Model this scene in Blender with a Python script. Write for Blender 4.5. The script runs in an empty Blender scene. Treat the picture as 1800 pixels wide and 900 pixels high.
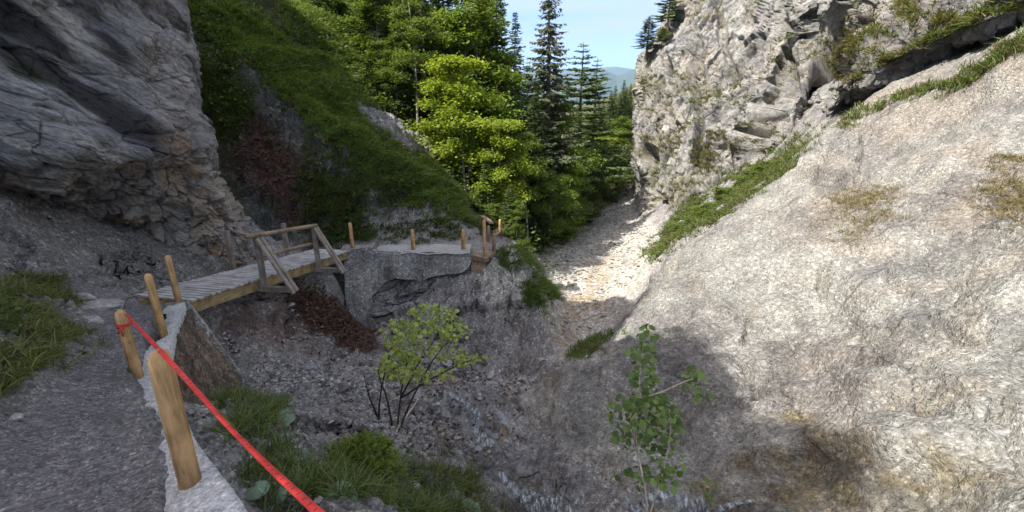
import bpy, math, random
import numpy as np
from mathutils import Vector, Matrix

random.seed(7)
rng = np.random.default_rng(11)
scene = bpy.context.scene
RES = 1.0                        # mesh density
col = scene.collection

# ------------------------------------------------------------------ camera
FPX = 755.0                      # focal length in pixels of the 1800 px wide photograph
PITCH = math.radians(16.5)
CP, SP = math.cos(PITCH), math.sin(PITCH)

def ray(px, py):
    x = (px - 900.0) / FPX
    y = (450.0 - py) / FPX
    return np.array([x, CP + y * SP, -SP + y * CP])

def U(px, py, D):
    return ray(px, py) * D

def project(P):
    P = np.asarray(P, float)
    d = P[..., 1] * CP - P[..., 2] * SP
    u = P[..., 1] * SP + P[..., 2] * CP
    return 900 + FPX * P[..., 0] / d, 450 - FPX * u / d, d

cd = bpy.data.cameras.new('camera')
cam = bpy.data.objects.new('camera', cd)
col.objects.link(cam)
cam.location = (0, 0, 0)
cam.rotation_euler = (math.radians(90) - PITCH, 0, 0)
cd.sensor_width = 36.0
cd.lens = 36.0 * FPX / 1800.0
cd.clip_start = 0.05
cd.clip_end = 30000
scene.camera = cam

# ------------------------------------------------------------------ noise
_p = np.random.default_rng(3).permutation(256)
_p = np.concatenate([_p, _p, _p])
_g = np.random.default_rng(4).normal(size=(256, 3))
_g /= np.linalg.norm(_g, axis=1)[:, None]

def perlin(P):
    P = np.asarray(P, float)
    i = np.floor(P).astype(np.int64)
    f = P - i
    i &= 255
    w = f * f * f * (f * (f * 6 - 15) + 10)
    out = 0
    for a in (0, 1):
        for b in (0, 1):
            for c in (0, 1):
                h = _p[_p[_p[(i[..., 0] + a) & 255] + ((i[..., 1] + b) & 255)] + ((i[..., 2] + c) & 255)]
                g = _g[h]
                d = g[..., 0] * (f[..., 0] - a) + g[..., 1] * (f[..., 1] - b) + g[..., 2] * (f[..., 2] - c)
                wx = w[..., 0] if a else 1 - w[..., 0]
                wy = w[..., 1] if b else 1 - w[..., 1]
                wz = w[..., 2] if c else 1 - w[..., 2]
                out = out + d * wx * wy * wz
    return out * 1.5

def fbm(P, octv=4, gain=.5, lac=2.03):
    a, s, o = 1.0, 1.0, 0
    for k in range(octv):
        o = o + a * perlin(P * s + k * 17.3)
        a *= gain
        s *= lac
    return o

def ridged(P, octv=4, gain=.5, lac=2.1):
    a, s, o = 1.0, 1.0, 0
    for k in range(octv):
        o = o + a * (1 - 2 * np.abs(perlin(P * s + k * 9.1)))
        a *= gain
        s *= lac
    return o

def cells(P, tilt=False):
    """Worley noise: distance to nearest and second nearest point, and the nearest cell's random value."""
    i = np.floor(P).astype(np.int64)
    f = P - i
    f1 = np.full(P.shape[:-1], 9.0)
    f2 = np.full(P.shape[:-1], 9.0)
    cid = np.zeros(P.shape[:-1])
    til = np.zeros(P.shape[:-1])
    for a in (-1, 0, 1):
        for b in (-1, 0, 1):
            for c in (-1, 0, 1):
                h = _p[_p[_p[(i[..., 0] + a) & 255] + ((i[..., 1] + b) & 255)] + ((i[..., 2] + c) & 255)]
                q = _g[h] * .38 + .5
                dx = a + q[..., 0] - f[..., 0]
                dy = b + q[..., 1] - f[..., 1]
                dz = c + q[..., 2] - f[..., 2]
                d = np.sqrt(dx * dx + dy * dy + dz * dz)
                nearer = d < f1
                f2 = np.where(nearer, f1, np.minimum(f2, d))
                cid = np.where(nearer, h / 255.0, cid)
                if tilt:
                    k = _g[(h * 7 + 31) & 255]
                    til = np.where(nearer, -(k[..., 0] * dx + k[..., 1] * dy + k[..., 2] * dz), til)
                f1 = np.where(nearer, d, f1)
    return (f2 - f1, cid, til) if tilt else (f1, f2, cid)

def facets(P, warp=.25):
    """Broken rock: every cell is a flat face with its own tilt and height, cracks between them."""
    e, cid, til = cells(P + fbm(P * 1.3 + 7, 2)[..., None] * warp, True)
    return (cid - .5) * .6 + til * .75 - .35 * (1 - sstep(0, .07, e)), e

def sstep(a, b, x):
    t = np.clip((x - a) / (b - a), 0, 1)
    return t * t * (3 - 2 * t)

# ------------------------------------------------------------------ mesh building
def tag(o, label=None, cat=None, group=None, kind=None):
    if label: o['label'] = label
    if cat: o['category'] = cat
    if group: o['group'] = group
    if kind: o['kind'] = kind
    return o

def empty(name, loc, rz=0, **k):
    o = bpy.data.objects.new(name, None)
    o.empty_display_size = .1
    o.location = loc
    o.rotation_euler = (0, 0, rz)
    col.objects.link(o)
    return tag(o, **k)

class MB:
    """Collects vertices, faces and a colour per vertex; build() makes ONE mesh object."""
    def __init__(self):
        self.v, self.f, self.c, self.n = [], [], [], 0
    def add(self, V, F, C=(1, 1, 1)):
        V = np.asarray(V, float).reshape(-1, 3)
        F = np.asarray(F, np.int64)
        C = np.broadcast_to(np.asarray(C, float), (len(V), 3))
        self.v.append(V); self.c.append(C); self.f.append(F + self.n)
        self.n += len(V)
        return self
    def grid(self, P, C=(1, 1, 1), closed=False):
        N, M = P.shape[:2]
        I = np.arange(N * M).reshape(N, M)
        if closed:
            I = np.concatenate([I, I[:, :1]], 1)
        F = np.stack([I[:-1, :-1], I[:-1, 1:], I[1:, 1:], I[1:, :-1]], -1).reshape(-1, 4)
        C = np.broadcast_to(np.asarray(C, float), (N, M, 3)).reshape(-1, 3)
        return self.add(P.reshape(-1, 3), F, C)
    def tube(self, pts, rad, sides=8, C=(1, 1, 1), cap=True, wob=0.0):
        pts = np.asarray(pts, float)
        n = len(pts)
        rad = np.broadcast_to(np.asarray(rad, float), (n,))
        T = np.gradient(pts, axis=0)
        T /= np.linalg.norm(T, axis=1)[:, None] + 1e-9
        ref = np.array([0, 0, 1.0]) if abs(T[0, 2]) < .9 else np.array([1.0, 0, 0])
        A = np.cross(T, ref); A /= np.linalg.norm(A, axis=1)[:, None] + 1e-9
        B = np.cross(T, A)
        th = np.linspace(0, 2 * math.pi, sides, endpoint=False)
        R = rad[:, None] * (1 + wob * rng.normal(size=(n, sides)))
        P = pts[:, None] + R[..., None] * (A[:, None] * np.cos(th)[None, :, None] + B[:, None] * np.sin(th)[None, :, None])
        b0 = self.n
        self.grid(P, C, closed=True)
        if cap:
            for k, ring in ((0, 0), (n - 1, n - 1)):
                idx = b0 + ring * sides + np.arange(sides)
                self.v.append(pts[k:k + 1]); self.c.append(np.asarray(C, float).reshape(-1, 3)[:1])
                ci = self.n; self.n += 1
                self.f.append(np.stack([idx, np.roll(idx, -1), np.full(sides, ci)], -1))
        return self
    def box(self, a, b, w, h, up=(0, 0, 1), C=(1, 1, 1)):
        """A beam from a to b, w wide and h high."""
        a, b = np.asarray(a, float), np.asarray(b, float)
        t = (b - a) / np.linalg.norm(b - a)
        s = np.cross(t, np.asarray(up, float)); s /= np.linalg.norm(s)
        u = np.cross(s, t)
        V = [p + s * x * w / 2 + u * y * h / 2 for p in (a, b) for x, y in ((-1, -1), (1, -1), (1, 1), (-1, 1))]
        F = [(0, 1, 2, 3), (4, 7, 6, 5), (0, 4, 5, 1), (1, 5, 6, 2), (2, 6, 7, 3), (3, 7, 4, 0)]
        return self.add(V, F, C)
    def leaves(self, cen, dirv, nrm, length, width, C, fold=.15):
        """Diamond leaves, one quad each (base, side, tip, side), gently folded."""
        cen = np.asarray(cen, float)
        d = dirv / (np.linalg.norm(dirv, axis=1)[:, None] + 1e-9)
        s = np.cross(d, nrm); s /= np.linalg.norm(s, axis=1)[:, None] + 1e-9
        u = np.cross(s, d)
        L = np.broadcast_to(np.asarray(length, float), (len(cen),))[:, None]
        W = np.broadcast_to(np.asarray(width, float), (len(cen),))[:, None]
        v = np.stack([cen, cen + d * L * .45 + s * W * .5 + u * W * fold, cen + d * L, cen + d * L * .45 - s * W * .5 + u * W * fold], 1)
        F = np.arange(len(cen) * 4).reshape(-1, 4)
        C = np.repeat(np.broadcast_to(np.asarray(C, float), (len(cen), 3)), 4, 0)
        return self.add(v.reshape(-1, 3), F, C)
    def mesh(self, name, smooth=True):
        me = bpy.data.meshes.new(name)
        V = np.concatenate(self.v); C = np.concatenate(self.c)
        me.vertices.add(len(V)); me.vertices.foreach_set('co', V.astype(np.float32).ravel())
        loops = np.concatenate([f.ravel() for f in self.f])
        sizes = np.concatenate([np.full(len(f), f.shape[1]) for f in self.f])
        starts = np.concatenate([[0], np.cumsum(sizes)[:-1]])
        me.loops.add(len(loops)); me.loops.foreach_set('vertex_index', loops.astype(np.int32))
        me.polygons.add(len(sizes)); me.polygons.foreach_set('loop_start', starts.astype(np.int32))
        me.update(calc_edges=True)
        me.polygons.foreach_set('use_smooth', np.full(len(sizes), smooth))
        at = me.color_attributes.new('Col', 'FLOAT_COLOR', 'POINT')
        at.data.foreach_set('color', np.concatenate([C, np.ones((len(C), 1))], 1).astype(np.float32).ravel())
        me.validate()
        return me
    def build(self, name, mat, parent=None, smooth=True, loc=(0, 0, 0), **k):
        me = self.mesh(name, smooth)
        me.materials.append(mat)
        o = bpy.data.objects.new(name, me)
        col.objects.link(o)
        o.location = loc
        if parent: o.parent = parent
        return tag(o, **k)

# ------------------------------------------------------------------ materials
class NT:
    def __init__(self, name):
        self.m = bpy.data.materials.new(name)
        self.m.use_nodes = True
        self.t = self.m.node_tree
        self.t.nodes.clear()
        self.out = self.t.nodes.new('ShaderNodeOutputMaterial')
    def n(self, kind, **props):
        nd = self.t.nodes.new('ShaderNode' + kind)
        ins = props.pop('ins', {})
        for k, v in props.items(): setattr(nd, k, v)
        for k, v in ins.items():
            if isinstance(v, bpy.types.NodeSocket): self.t.links.new(v, nd.inputs[k])
            else: nd.inputs[k].default_value = v
        return nd
    def link(self, a, b): self.t.links.new(a, b)
    def ramp(self, fac, stops):
        r = self.n('ValToRGB', ins={'Fac': fac})
        e = r.color_ramp.elements
        while len(e) < len(stops): e.new(.5)
        for el, (p, c) in zip(e, stops):
            el.position = p
            el.color = (*c, 1) if isinstance(c, tuple) else (c, c, c, 1)
        return r.outputs['Color']
    def mix(self, a, b, fac=1.0, blend='MULTIPLY'):
        m = self.n('Mix', data_type='RGBA', blend_type=blend)
        for i, v in ((0, fac), (6, a), (7, b)):
            if isinstance(v, bpy.types.NodeSocket): self.link(v, m.inputs[i])
            else: m.inputs[i].default_value = v if not isinstance(v, tuple) else (*v, 1)
        return m.outputs[2]
    def add(self, a, b, op='ADD'):
        m = self.n('Math', operation=op)
        for i, v in ((0, a), (1, b)):
            if isinstance(v, bpy.types.NodeSocket): self.link(v, m.inputs[i])
            else: m.inputs[i].default_value = v
        return m.outputs[0]

def rock_material(name, grain=18.0, grain_bump=.5, peb=0.0, peb_scale=22.0, crack=0.0, crack_scale=1.6,
                  var=(.62, 1.3), speck=.0, dist=.03, rough=.92, stretch=(1, 1, 1), rot=(0, 0, 0), streak=0.0):
    t = NT(name)
    pos = t.n('NewGeometry').outputs['Position']
    mp = t.n('Mapping', ins={'Vector': t.n('Mapping', ins={'Vector': pos, 'Rotation': rot}).outputs['Vector'], 'Scale': stretch}).outputs['Vector']
    base = t.n('Attribute', attribute_name='Col').outputs['Color']
    n1 = t.n('TexNoise', ins={'Vector': mp, 'Scale': 1.3, 'Detail': 6.0, 'Roughness': .62}).outputs['Fac']
    n2 = t.n('TexNoise', ins={'Vector': mp, 'Scale': grain, 'Detail': 7.0, 'Roughness': .7}).outputs['Fac']
    c = t.mix(base, t.ramp(n1, [(.3, var[0]), (.7, var[1])]))
    c = t.mix(c, t.ramp(n2, [(.33, .55), (.5, .95), (.68, 1.35)]))
    h = t.add(n2, grain_bump, 'MULTIPLY')
    n3 = t.n('TexNoise', ins={'Vector': mp, 'Scale': grain * 4, 'Detail': 4.0, 'Roughness': .7}).outputs['Fac']
    h = t.add(h, t.add(n3, grain_bump * .35, 'MULTIPLY'))
    if peb:
        v = t.n('TexVoronoi', ins={'Vector': mp, 'Scale': peb_scale, 'Randomness': 1.0})
        pb = t.ramp(v.outputs['Distance'], [(.0, 1.0), (.65, .0)])
        h = t.add(h, t.add(pb, peb, 'MULTIPLY'))
        v2 = t.n('TexVoronoi', ins={'Vector': mp, 'Scale': peb_scale * 2.7, 'Randomness': 1.0})
        h = t.add(h, t.add(t.ramp(v2.outputs['Distance'], [(.0, 1.0), (.7, .0)]), peb * .5, 'MULTIPLY'))
        if speck:
            sx = t.n('SeparateColor', ins={'Color': v2.outputs['Color']}).outputs[0]
            c = t.mix(c, t.ramp(sx, [(.0, 1 - speck), (.5, 1.0), (.85, 1.0), (1.0, 1 + speck * 1.6)]))
            sx1 = t.n('SeparateColor', ins={'Color': v.outputs['Color']}).outputs[0]
            c = t.mix(c, t.ramp(sx1, [(.0, 1 - speck * .6), (.8, 1.0), (1.0, 1 + speck)]))
    if crack:
        wv = t.n('TexNoise', ins={'Vector': mp, 'Scale': crack_scale * 1.7, 'Detail': 4.0}).outputs['Color']
        wm = t.mix(mp, wv, .22, 'ADD')
        e = t.n('TexVoronoi', feature='DISTANCE_TO_EDGE', ins={'Vector': wm, 'Scale': crack_scale}).outputs['Distance']
        gate = t.n('TexNoise', ins={'Vector': pos, 'Scale': crack_scale * .6, 'Detail': 2.0}).outputs['Fac']
        gm = t.ramp(gate, [(.47, 0.0), (.58, 1.0)])
        line = t.ramp(e, [(.0, 0.0), (.022, 1.0)])
        ln = t.mix((1, 1, 1), line, gm, 'MIX')
        h = t.add(h, t.add(ln, crack, 'MULTIPLY'))
        c = t.mix(c, t.mix((1, 1, 1), ln, .45, 'MIX'))
    if streak:
        sm = t.n('Mapping', ins={'Vector': pos, 'Scale': (1.6, 1.6, .22)}).outputs['Vector']
        sn = t.n('TexNoise', ins={'Vector': sm, 'Scale': 1.5, 'Detail': 6.0, 'Roughness': .65}).outputs['Fac']
        c = t.mix(c, t.ramp(sn, [(.36, 1 - streak), (.52, 1.0)]))
    b = t.n('Bump', ins={'Height': h, 'Strength': 1.0, 'Distance': dist})
    p = t.n('BsdfPrincipled', ins={'Base Color': c, 'Roughness': rough, 'Normal': b.outputs['Normal']})
    p.inputs['Specular IOR Level'].default_value = .25
    t.link(p.outputs[0], t.out.inputs[0])
    return t.m

def leaf_material(name, trans=.45, rough=.55, spec=.3, var=.25, tint=(1.25, 1.15, .5)):
    t = NT(name)
    base = t.n('Attribute', attribute_name='Col').outputs['Color']
    rnd = t.n('ObjectInfo').outputs['Random']
    base = t.mix(base, t.ramp(rnd, [(0.0, 1 - var), (1.0, 1 + var)]))
    p = t.n('BsdfPrincipled', ins={'Base Color': base, 'Roughness': rough})
    p.inputs['Specular IOR Level'].default_value = spec
    tr = t.n('BsdfTranslucent', ins={'Color': t.mix(base, tint)})
    mx = t.n('MixShader', ins={0: trans})
    t.link(p.outputs[0], mx.inputs[1]); t.link(tr.outputs[0], mx.inputs[2])
    t.link(mx.outputs[0], t.out.inputs[0])
    return t.m

def wood_material(name, colr, dark=.5, scale=(14, 14, 1.2), rough=.7, bump=.3, knots=True):
    t = NT(name)
    pos = t.n('TexCoord').outputs['Object']
    att = t.n('Attribute', attribute_name='Col').outputs['Color']
    mp = t.n('Mapping', ins={'Vector': pos, 'Scale': scale}).outputs['Vector']
    n = t.n('TexNoise', ins={'Vector': mp, 'Scale': 2.2, 'Detail': 7.0, 'Roughness': .65, 'Distortion': .6}).outputs['Fac']
    c = t.mix(t.mix(att, colr), t.ramp(n, [(.3, dark), (.55, 1.0), (.75, 1.25)]))
    n2 = t.n('TexNoise', ins={'Vector': pos, 'Scale': 5.0, 'Detail': 4.0}).outputs['Fac']
    c = t.mix(c, t.ramp(n2, [(.35, (.62, .58, .55)), (.6, (1.05, 1.02, 1.0))]))
    if knots:
        v = t.n('TexVoronoi', ins={'Vector': t.n('Mapping', ins={'Vector': pos, 'Scale': (5, 5, 2.6)}).outputs['Vector'], 'Scale': 1.0}).outputs['Distance']
        c = t.mix(c, t.ramp(v, [(.05, (.22, .13, .08)), (.13, (1, 1, 1))]))
    b = t.n('Bump', ins={'Height': n, 'Strength': bump, 'Distance': .02})
    p = t.n('BsdfPrincipled', ins={'Base Color': c, 'Roughness': rough, 'Normal': b.outputs['Normal']})
    p.inputs['Specular IOR Level'].default_value = .3
    t.link(p.outputs[0], t.out.inputs[0])
    return t.m

M = {}
M['ground'] = rock_material('gully_soil', grain=14, grain_bump=.7, peb=.5, peb_scale=17, speck=.45, dist=.035, var=(.6, 1.3))
M['scree'] = rock_material('scree_stones', grain=14, grain_bump=.5, peb=1.1, peb_scale=11, speck=.6, dist=.05, var=(.7, 1.25))
M['path'] = rock_material('path_gravel', grain=24, grain_bump=.5, peb=.55, peb_scale=34, speck=.45, dist=.02, var=(.75, 1.2))
M['slab'] = rock_material('slab_rock', grain=14, grain_bump=.85, peb=.6, peb_scale=18, speck=.32, crack=.4, crack_scale=.7, dist=.048, var=(.66, 1.2))
M['wetrock'] = rock_material('wet_bedrock', grain=8, grain_bump=.9, peb=.25, peb_scale=20, speck=.25, crack=.6, crack_scale=1.3, dist=.06, var=(.55, 1.35), rough=.5, streak=.25)
M['bed'] = rock_material('gravel_stones', grain=10, grain_bump=.6, peb=.7, peb_scale=7, speck=.3, dist=.06, var=(.8, 1.15))
M['hill'] = rock_material('hillside_soil', grain=9, grain_bump=1.0, peb=.5, peb_scale=8, speck=.4, dist=.07, var=(.6, 1.3))
M['cliff_l'] = rock_material('striated_cliff_rock', grain=15, grain_bump=1.1, crack=.8, crack_scale=.9, dist=.045, var=(.62, 1.25),
                             stretch=(.9, .75, 2.0), rot=(math.radians(28), 0, 0))
M['cliff_r'] = rock_material('pale_limestone', grain=5, grain_bump=1.2, crack=.6, crack_scale=.55, dist=.13, var=(.7, 1.2), streak=.28)
M['concrete'] = rock_material('weathered_concrete', grain=12, grain_bump=.8, peb=.6, peb_scale=20, speck=.45, dist=.03, var=(.62, 1.25), streak=.5)
M['kerb'] = rock_material('pale_rough_concrete', grain=30, grain_bump=.6, peb=.4, peb_scale=55, speck=.25, dist=.012, var=(.82, 1.12))
M['stone'] = rock_material('loose_stone', grain=16, grain_bump=.8, dist=.03, var=(.7, 1.25))
M['grass'] = leaf_material('grass_blades', trans=.35, var=0, tint=(1.2, 1.15, .5))
M['needle'] = leaf_material('spruce_needles', trans=.28, spec=.25, var=.22, tint=(1.3, 1.25, .5))
M['leaf'] = leaf_material('broad_leaves', trans=.5, spec=.35, var=.15)
M['butter'] = leaf_material('butterbur_leaf', trans=.25, spec=.3, var=.15, tint=(1.1, 1.1, .7))
M['bark'] = wood_material('tree_bark', (.13, .105, .085), knots=False, bump=.8)
M['palebark'] = wood_material('pale_bark', (.34, .31, .27), knots=False, bump=.5)
M['post'] = wood_material('peeled_post_wood', (.52, .325, .15), dark=.42, bump=.7)
M['oldwood'] = wood_material('grey_weathered_wood', (.25, .215, .185), dark=.5, knots=False)
M['rail'] = wood_material('brown_rail_wood', (.26, .19, .13), dark=.5, knots=False, scale=(3, 3, 3))
M['plank'] = wood_material('pale_deck_planks', (.43, .42, .42), dark=.7, knots=False, scale=(3, 14, 14))
M['stringer'] = wood_material('yellow_beam_wood', (.31, .24, .12), dark=.6, knots=False, scale=(6, 1.2, 14))
M['iron'] = rock_material('rusty_iron', grain=40, dist=.005, rough=.6)

# ------------------------------------------------------------------ terrain: two thin-plate sheets (upper terraces, lower gorge) joined along the walls
def tps(points, smooth=1e-3):
    P = np.array(points, float)
    X = P[:, :2]; n = len(X)
    r2 = ((X[:, None] - X[None]) ** 2).sum(-1)
    K = .5 * r2 * np.log(r2 + 1e-9) + np.eye(n) * smooth * 10
    A = np.zeros((n + 3, n + 3))
    A[:n, :n] = K; A[:n, n] = 1; A[:n, n + 1:] = X
    A[n:, :n] = A[:n, n:].T
    w = np.linalg.solve(A, np.concatenate([P[:, 2], np.zeros(3)]))
    def f(x, y):
        x = np.asarray(x, float); y = np.asarray(y, float)
        sh = x.shape; x = x.ravel(); y = y.ravel()
        o = np.empty_like(x)
        for s in range(0, len(x), 60000):
            xs, ys = x[s:s + 60000], y[s:s + 60000]
            r2 = (xs[:, None] - X[None, :, 0]) ** 2 + (ys[:, None] - X[None, :, 1]) ** 2
            o[s:s + 60000] = (.5 * r2 * np.log(r2 + 1e-9)) @ w[:n] + w[n] + w[n + 1] * xs + w[n + 2] * ys
        return o.reshape(sh)
    return f

def L(rows): return [tuple(U(*r)) for r in rows]

upper_pts = L([
    # path
    (435, 900, 2.04), (335, 843, 2.26), (243, 668, 4.25), (287, 585, 5.15), (330, 533, 6.8), (240, 800, 2.6),
    (0, 690, 3.2), (110, 590, 4.9), (150, 545, 6.1), (222, 521, 7.0), (0, 890, 2.15), (130, 780, 2.75), (200, 640, 4.2),
    # bank on the left
    (40, 600, 4.15), (0, 520, 4.7), (0, 620, 3.6), (80, 520, 6.1), (100, 430, 7.4), (0, 350, 6.9), (200, 450, 8.4), (40, 470, 6.2),
    (300, 470, 9.2), (430, 468, 11.0), (-200, 420, 5.6), (-200, 650, 3.0), (-250, 300, 6.2),
    # terrace behind the far wall
    (620, 440, 12.4), (727, 440, 12.5), (815, 438, 12.6), (852, 447, 12.6), (560, 430, 13.0), (845, 415, 14.6), (840, 400, 16.2), (850, 392, 18.0),
    # green hillside
    (420, 440, 12.6), (400, 380, 12.9), (400, 300, 13.6), (400, 200, 14.4), (390, 100, 15.2), (360, 0, 16.5),
    (500, 420, 13.0), (500, 330, 13.4), (500, 230, 14.6), (490, 130, 16.4), (470, 30, 18.6), (440, -80, 21),
    (600, 410, 13.1), (600, 350, 13.8), (600, 270, 15.2), (590, 160, 17.6), (575, 60, 20.5),
    (700, 410, 13.6), (700, 340, 15.0), (700, 280, 17.0), (780, 400, 14.2), (780, 350, 15.4), (820, 392, 14.9),
    (640, 190, 19.4), (770, 290, 18.4), (710, 225, 20.5),
]) + [
    (-10.8, 27, 6.5), (-4.5, 22, -.8), (-2.0, 19.5, -3.2), (-.6, 17.5, -3.9), (0.6, 15.2, -4.2), (1.4, 17.1, -5.5), (.2, 13.2, -4.0),
    (-14, 22, 9.5), (-18, 26, 17), (-16, 32, 16), (-8, 30, 4.5), (-3, 28, -2.2), (0, 24, -4.8), (1.4, 21, -6.0), (0.5, 32, -4.5),
    (-10, 40, 8), (-4, 40, 1), (1, 40, -4.5), (-20, 45, 22), (-10, 60, 13), (0, 60, 1), (3, 36, -6), (-25, 30, 24), (-22, 20, 18),
    (0.4, 0.2, -1.75), (-2, -1, -1.6), (-4, .5, -1.3), (-6, 1.5, -.7), (-8, 3, .0), (-10, 6, 1.0), (-12, 10, 3.5),
    (3.0, -3.5, -2), (-2, -6, -1.4), (-10, -4, 2),
]
lower_pts = L([
    # slope under the bridge and beside the near wall
    (345, 560, 7.5), (420, 560, 8.4), (480, 512, 9.9), (500, 560, 9.6), (560, 530, 10.8), (590, 505, 12.2), (430, 480, 11.2),
    (430, 610, 8.0), (440, 715, 7.2), (430, 770, 3.8), (455, 885, 2.5), (500, 650, 8.5), (550, 610, 9.6), (600, 575, 11.0), (655, 596, 11.8),
    (600, 890, 3.5), (560, 800, 4.4), (640, 800, 4.7), (520, 740, 5.8), (600, 700, 7.6), (700, 650, 9.9), (700, 800, 5.7), (740, 890, 4.7),
    (700, 600, 11.2), (800, 690, 9.0),
    # rock under the far wall
    (690, 560, 11.9), (740, 520, 12.1), (800, 560, 11.7), (800, 500, 12.3), (850, 520, 12.0), (900, 490, 12.3), (925, 480, 12.6), (950, 540, 12.0),
    (880, 460, 12.7), (800, 610, 11.3), (870, 600, 11.6), (965, 575, 12.3),
    # stream
    (900, 700, 9.1), (900, 750, 7.7), (880, 820, 6.6), (900, 880, 5.8), (1000, 600, 12.2), (960, 640, 10.8), (820, 760, 7.3), (1000, 560, 14.0), (985, 880, 5.4),
    (1000, 900, 5.2), (1060, 760, 6.4), (1000, 660, 8.2), (1060, 630, 8.6), (960, 720, 7.6), (1000, 780, 6.6),
    # gravel bed
    (990, 500, 18.0), (1010, 450, 22.0), (1000, 400, 29.0), (1100, 420, 25.5), (1140, 440, 22.5), (1100, 395, 30.0), (1050, 380, 34.0), (1060, 405, 28.0), (1085, 480, 18.0), (1010, 375, 36.0),
    # slab
    (1200, 800, 5.7), (1200, 650, 7.6), (1300, 600, 8.0), (1300, 500, 9.5), (1500, 600, 6.8), (1500, 400, 9.4), (1500, 800, 4.7), (1800, 880, 3.6),
    (1800, 500, 5.7), (1800, 300, 7.9), (1600, 300, 10.4), (1800, 690, 4.5), (1650, 500, 6.9), (1600, 900, 3.9), (1350, 850, 4.9),
    (1080, 590, 10.0), (1130, 525, 11.3), (1190, 465, 12.6), (1285, 390, 13.8), (1410, 268, 16.6), (1400, 330, 13.0), (1500, 218, 14.0), (1650, 168, 11.8), (1800, 104, 10.0),
    (1950, 40, 9.2), (2100, 200, 7.5), (2100, 600, 4.2), (1900, 900, 3.2), (1700, 220, 10.4), (1400, 460, 9.3),
    # behind the slab's crest
    (1160, 440, 17.5), (1250, 380, 19.0), (1350, 310, 20.0), (1200, 425, 19.5), (1110, 505, 15.0), (1050, 600, 12.5),
]) + [
    (-4.3, 11.3, -5.75), (-4.7, 11.5, -5.5), (-3.8, 11.3, -5.8), (-4.3, 12.2, -5.8), (-3.0, 11.4, -5.0), (9.5, 45, -5.6), (10, 36, -5.8), (13, 62, -4.5), (4, 50, -6.2), (7, 55, -3.5), (14, 50, -3), (12, 30, -4), (0, 30, -5.5), (1, 40, -5.5),
    (13.5, 20, .3), (14, 15, 2.0), (15, 11, 3.4), (16, 8, 3.4), (12, 3, .8), (9, 1, -1.0), (5, 0, -2.9), (2.5, .5, -3.3), (1.0, 2.2, -3.5),
    (-.3, 2.0, -2.5), (8, -4, -2), (0, -3, -3), (-7.5, 9, -3.4), (-8, 11, -2.8), (-3, 15, -4), (-12, 14, 1), (-10, 60, 8), (20, 30, 3), (20, 60, 8),
]
upper, lower = tps(upper_pts, 2e-2), tps(lower_pts, 4e-3)

OUT = [(-1.24, 1.59), (-1.97, 2.24), (-3.54, 3.9), (-4.07, 4.67), (-5.18, 6.32)]     # outer edge of the near wall's top
PATH_POLY = [(.75, -.9), (.1, .3)] + OUT + [(-6.3, 6.75), (-7.0, 8.2), (-6.9, 9.8), (-6.8, 11.4), (-20, 14), (-30, 5), (-20, -20), (2, -20)]
TERR_POLY = [(-20, 13.0), (-9, 12.2), (-5.7, 12.0), (-4.9, 12.0), (-1.25, 12.1), (-.75, 12.0), (.3, 12.9), (1.3, 16.5), (.9, 22), (2.6, 34), (4, 46), (8, 90), (-60, 90), (-60, 13)]

def poly_sd(x, y, poly):
    """Signed distance to a polygon, positive inside."""
    P = np.array(poly, float)
    d = np.full(np.shape(x), 1e9)
    ins = np.zeros(np.shape(x), bool)
    for a, b in zip(P, np.roll(P, -1, 0)):
        e = b - a
        wx, wy = x - a[0], y - a[1]
        t = np.clip((wx * e[0] + wy * e[1]) / (e @ e), 0, 1)
        d = np.minimum(d, (wx - t * e[0]) ** 2 + (wy - t * e[1]) ** 2)
        c = ((a[1] <= y) & (b[1] > y)) | ((b[1] <= y) & (a[1] > y))
        with np.errstate(divide='ignore', invalid='ignore'):
            xi = a[0] + (y - a[1]) / (b[1] - a[1] if b[1] != a[1] else 1e-9) * e[0]
        ins ^= c & (x < xi)
    d = np.sqrt(d)
    return np.where(ins, d, -d)

def H0(x, y):
    x = np.asarray(x, float); y = np.asarray(y, float)
    lo, up = lower(x, y), upper(x, y)
    w = np.maximum(sstep(.02, .3, poly_sd(x, y, PATH_POLY)), sstep(-.15, .5, poly_sd(x, y, TERR_POLY)))
    far = sstep(70, 110, np.hypot(x, y))
    return (lo * (1 - w) + up * w) * (1 - far) + far * -4.0

def W(px, py, f=H0, lo=1.0, hi=95.0):
    """Where the sight line through a pixel of the photograph meets the ground."""
    d = np.exp(np.linspace(math.log(lo), math.log(hi), 1500))
    P = ray(px, py)[None] * d[:, None]
    g = P[:, 2] - f(P[:, 0], P[:, 1])
    k = np.nonzero((g[:-1] > 0) & (g[1:] <= 0))[0]
    if len(k) == 0: return P[-1]
    k = k[0]; s = g[k] / (g[k] - g[k + 1])
    return P[k] * (1 - s) + P[k + 1] * s

def WP(pix): return [tuple(W(*p)[:2]) for p in pix]

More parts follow.
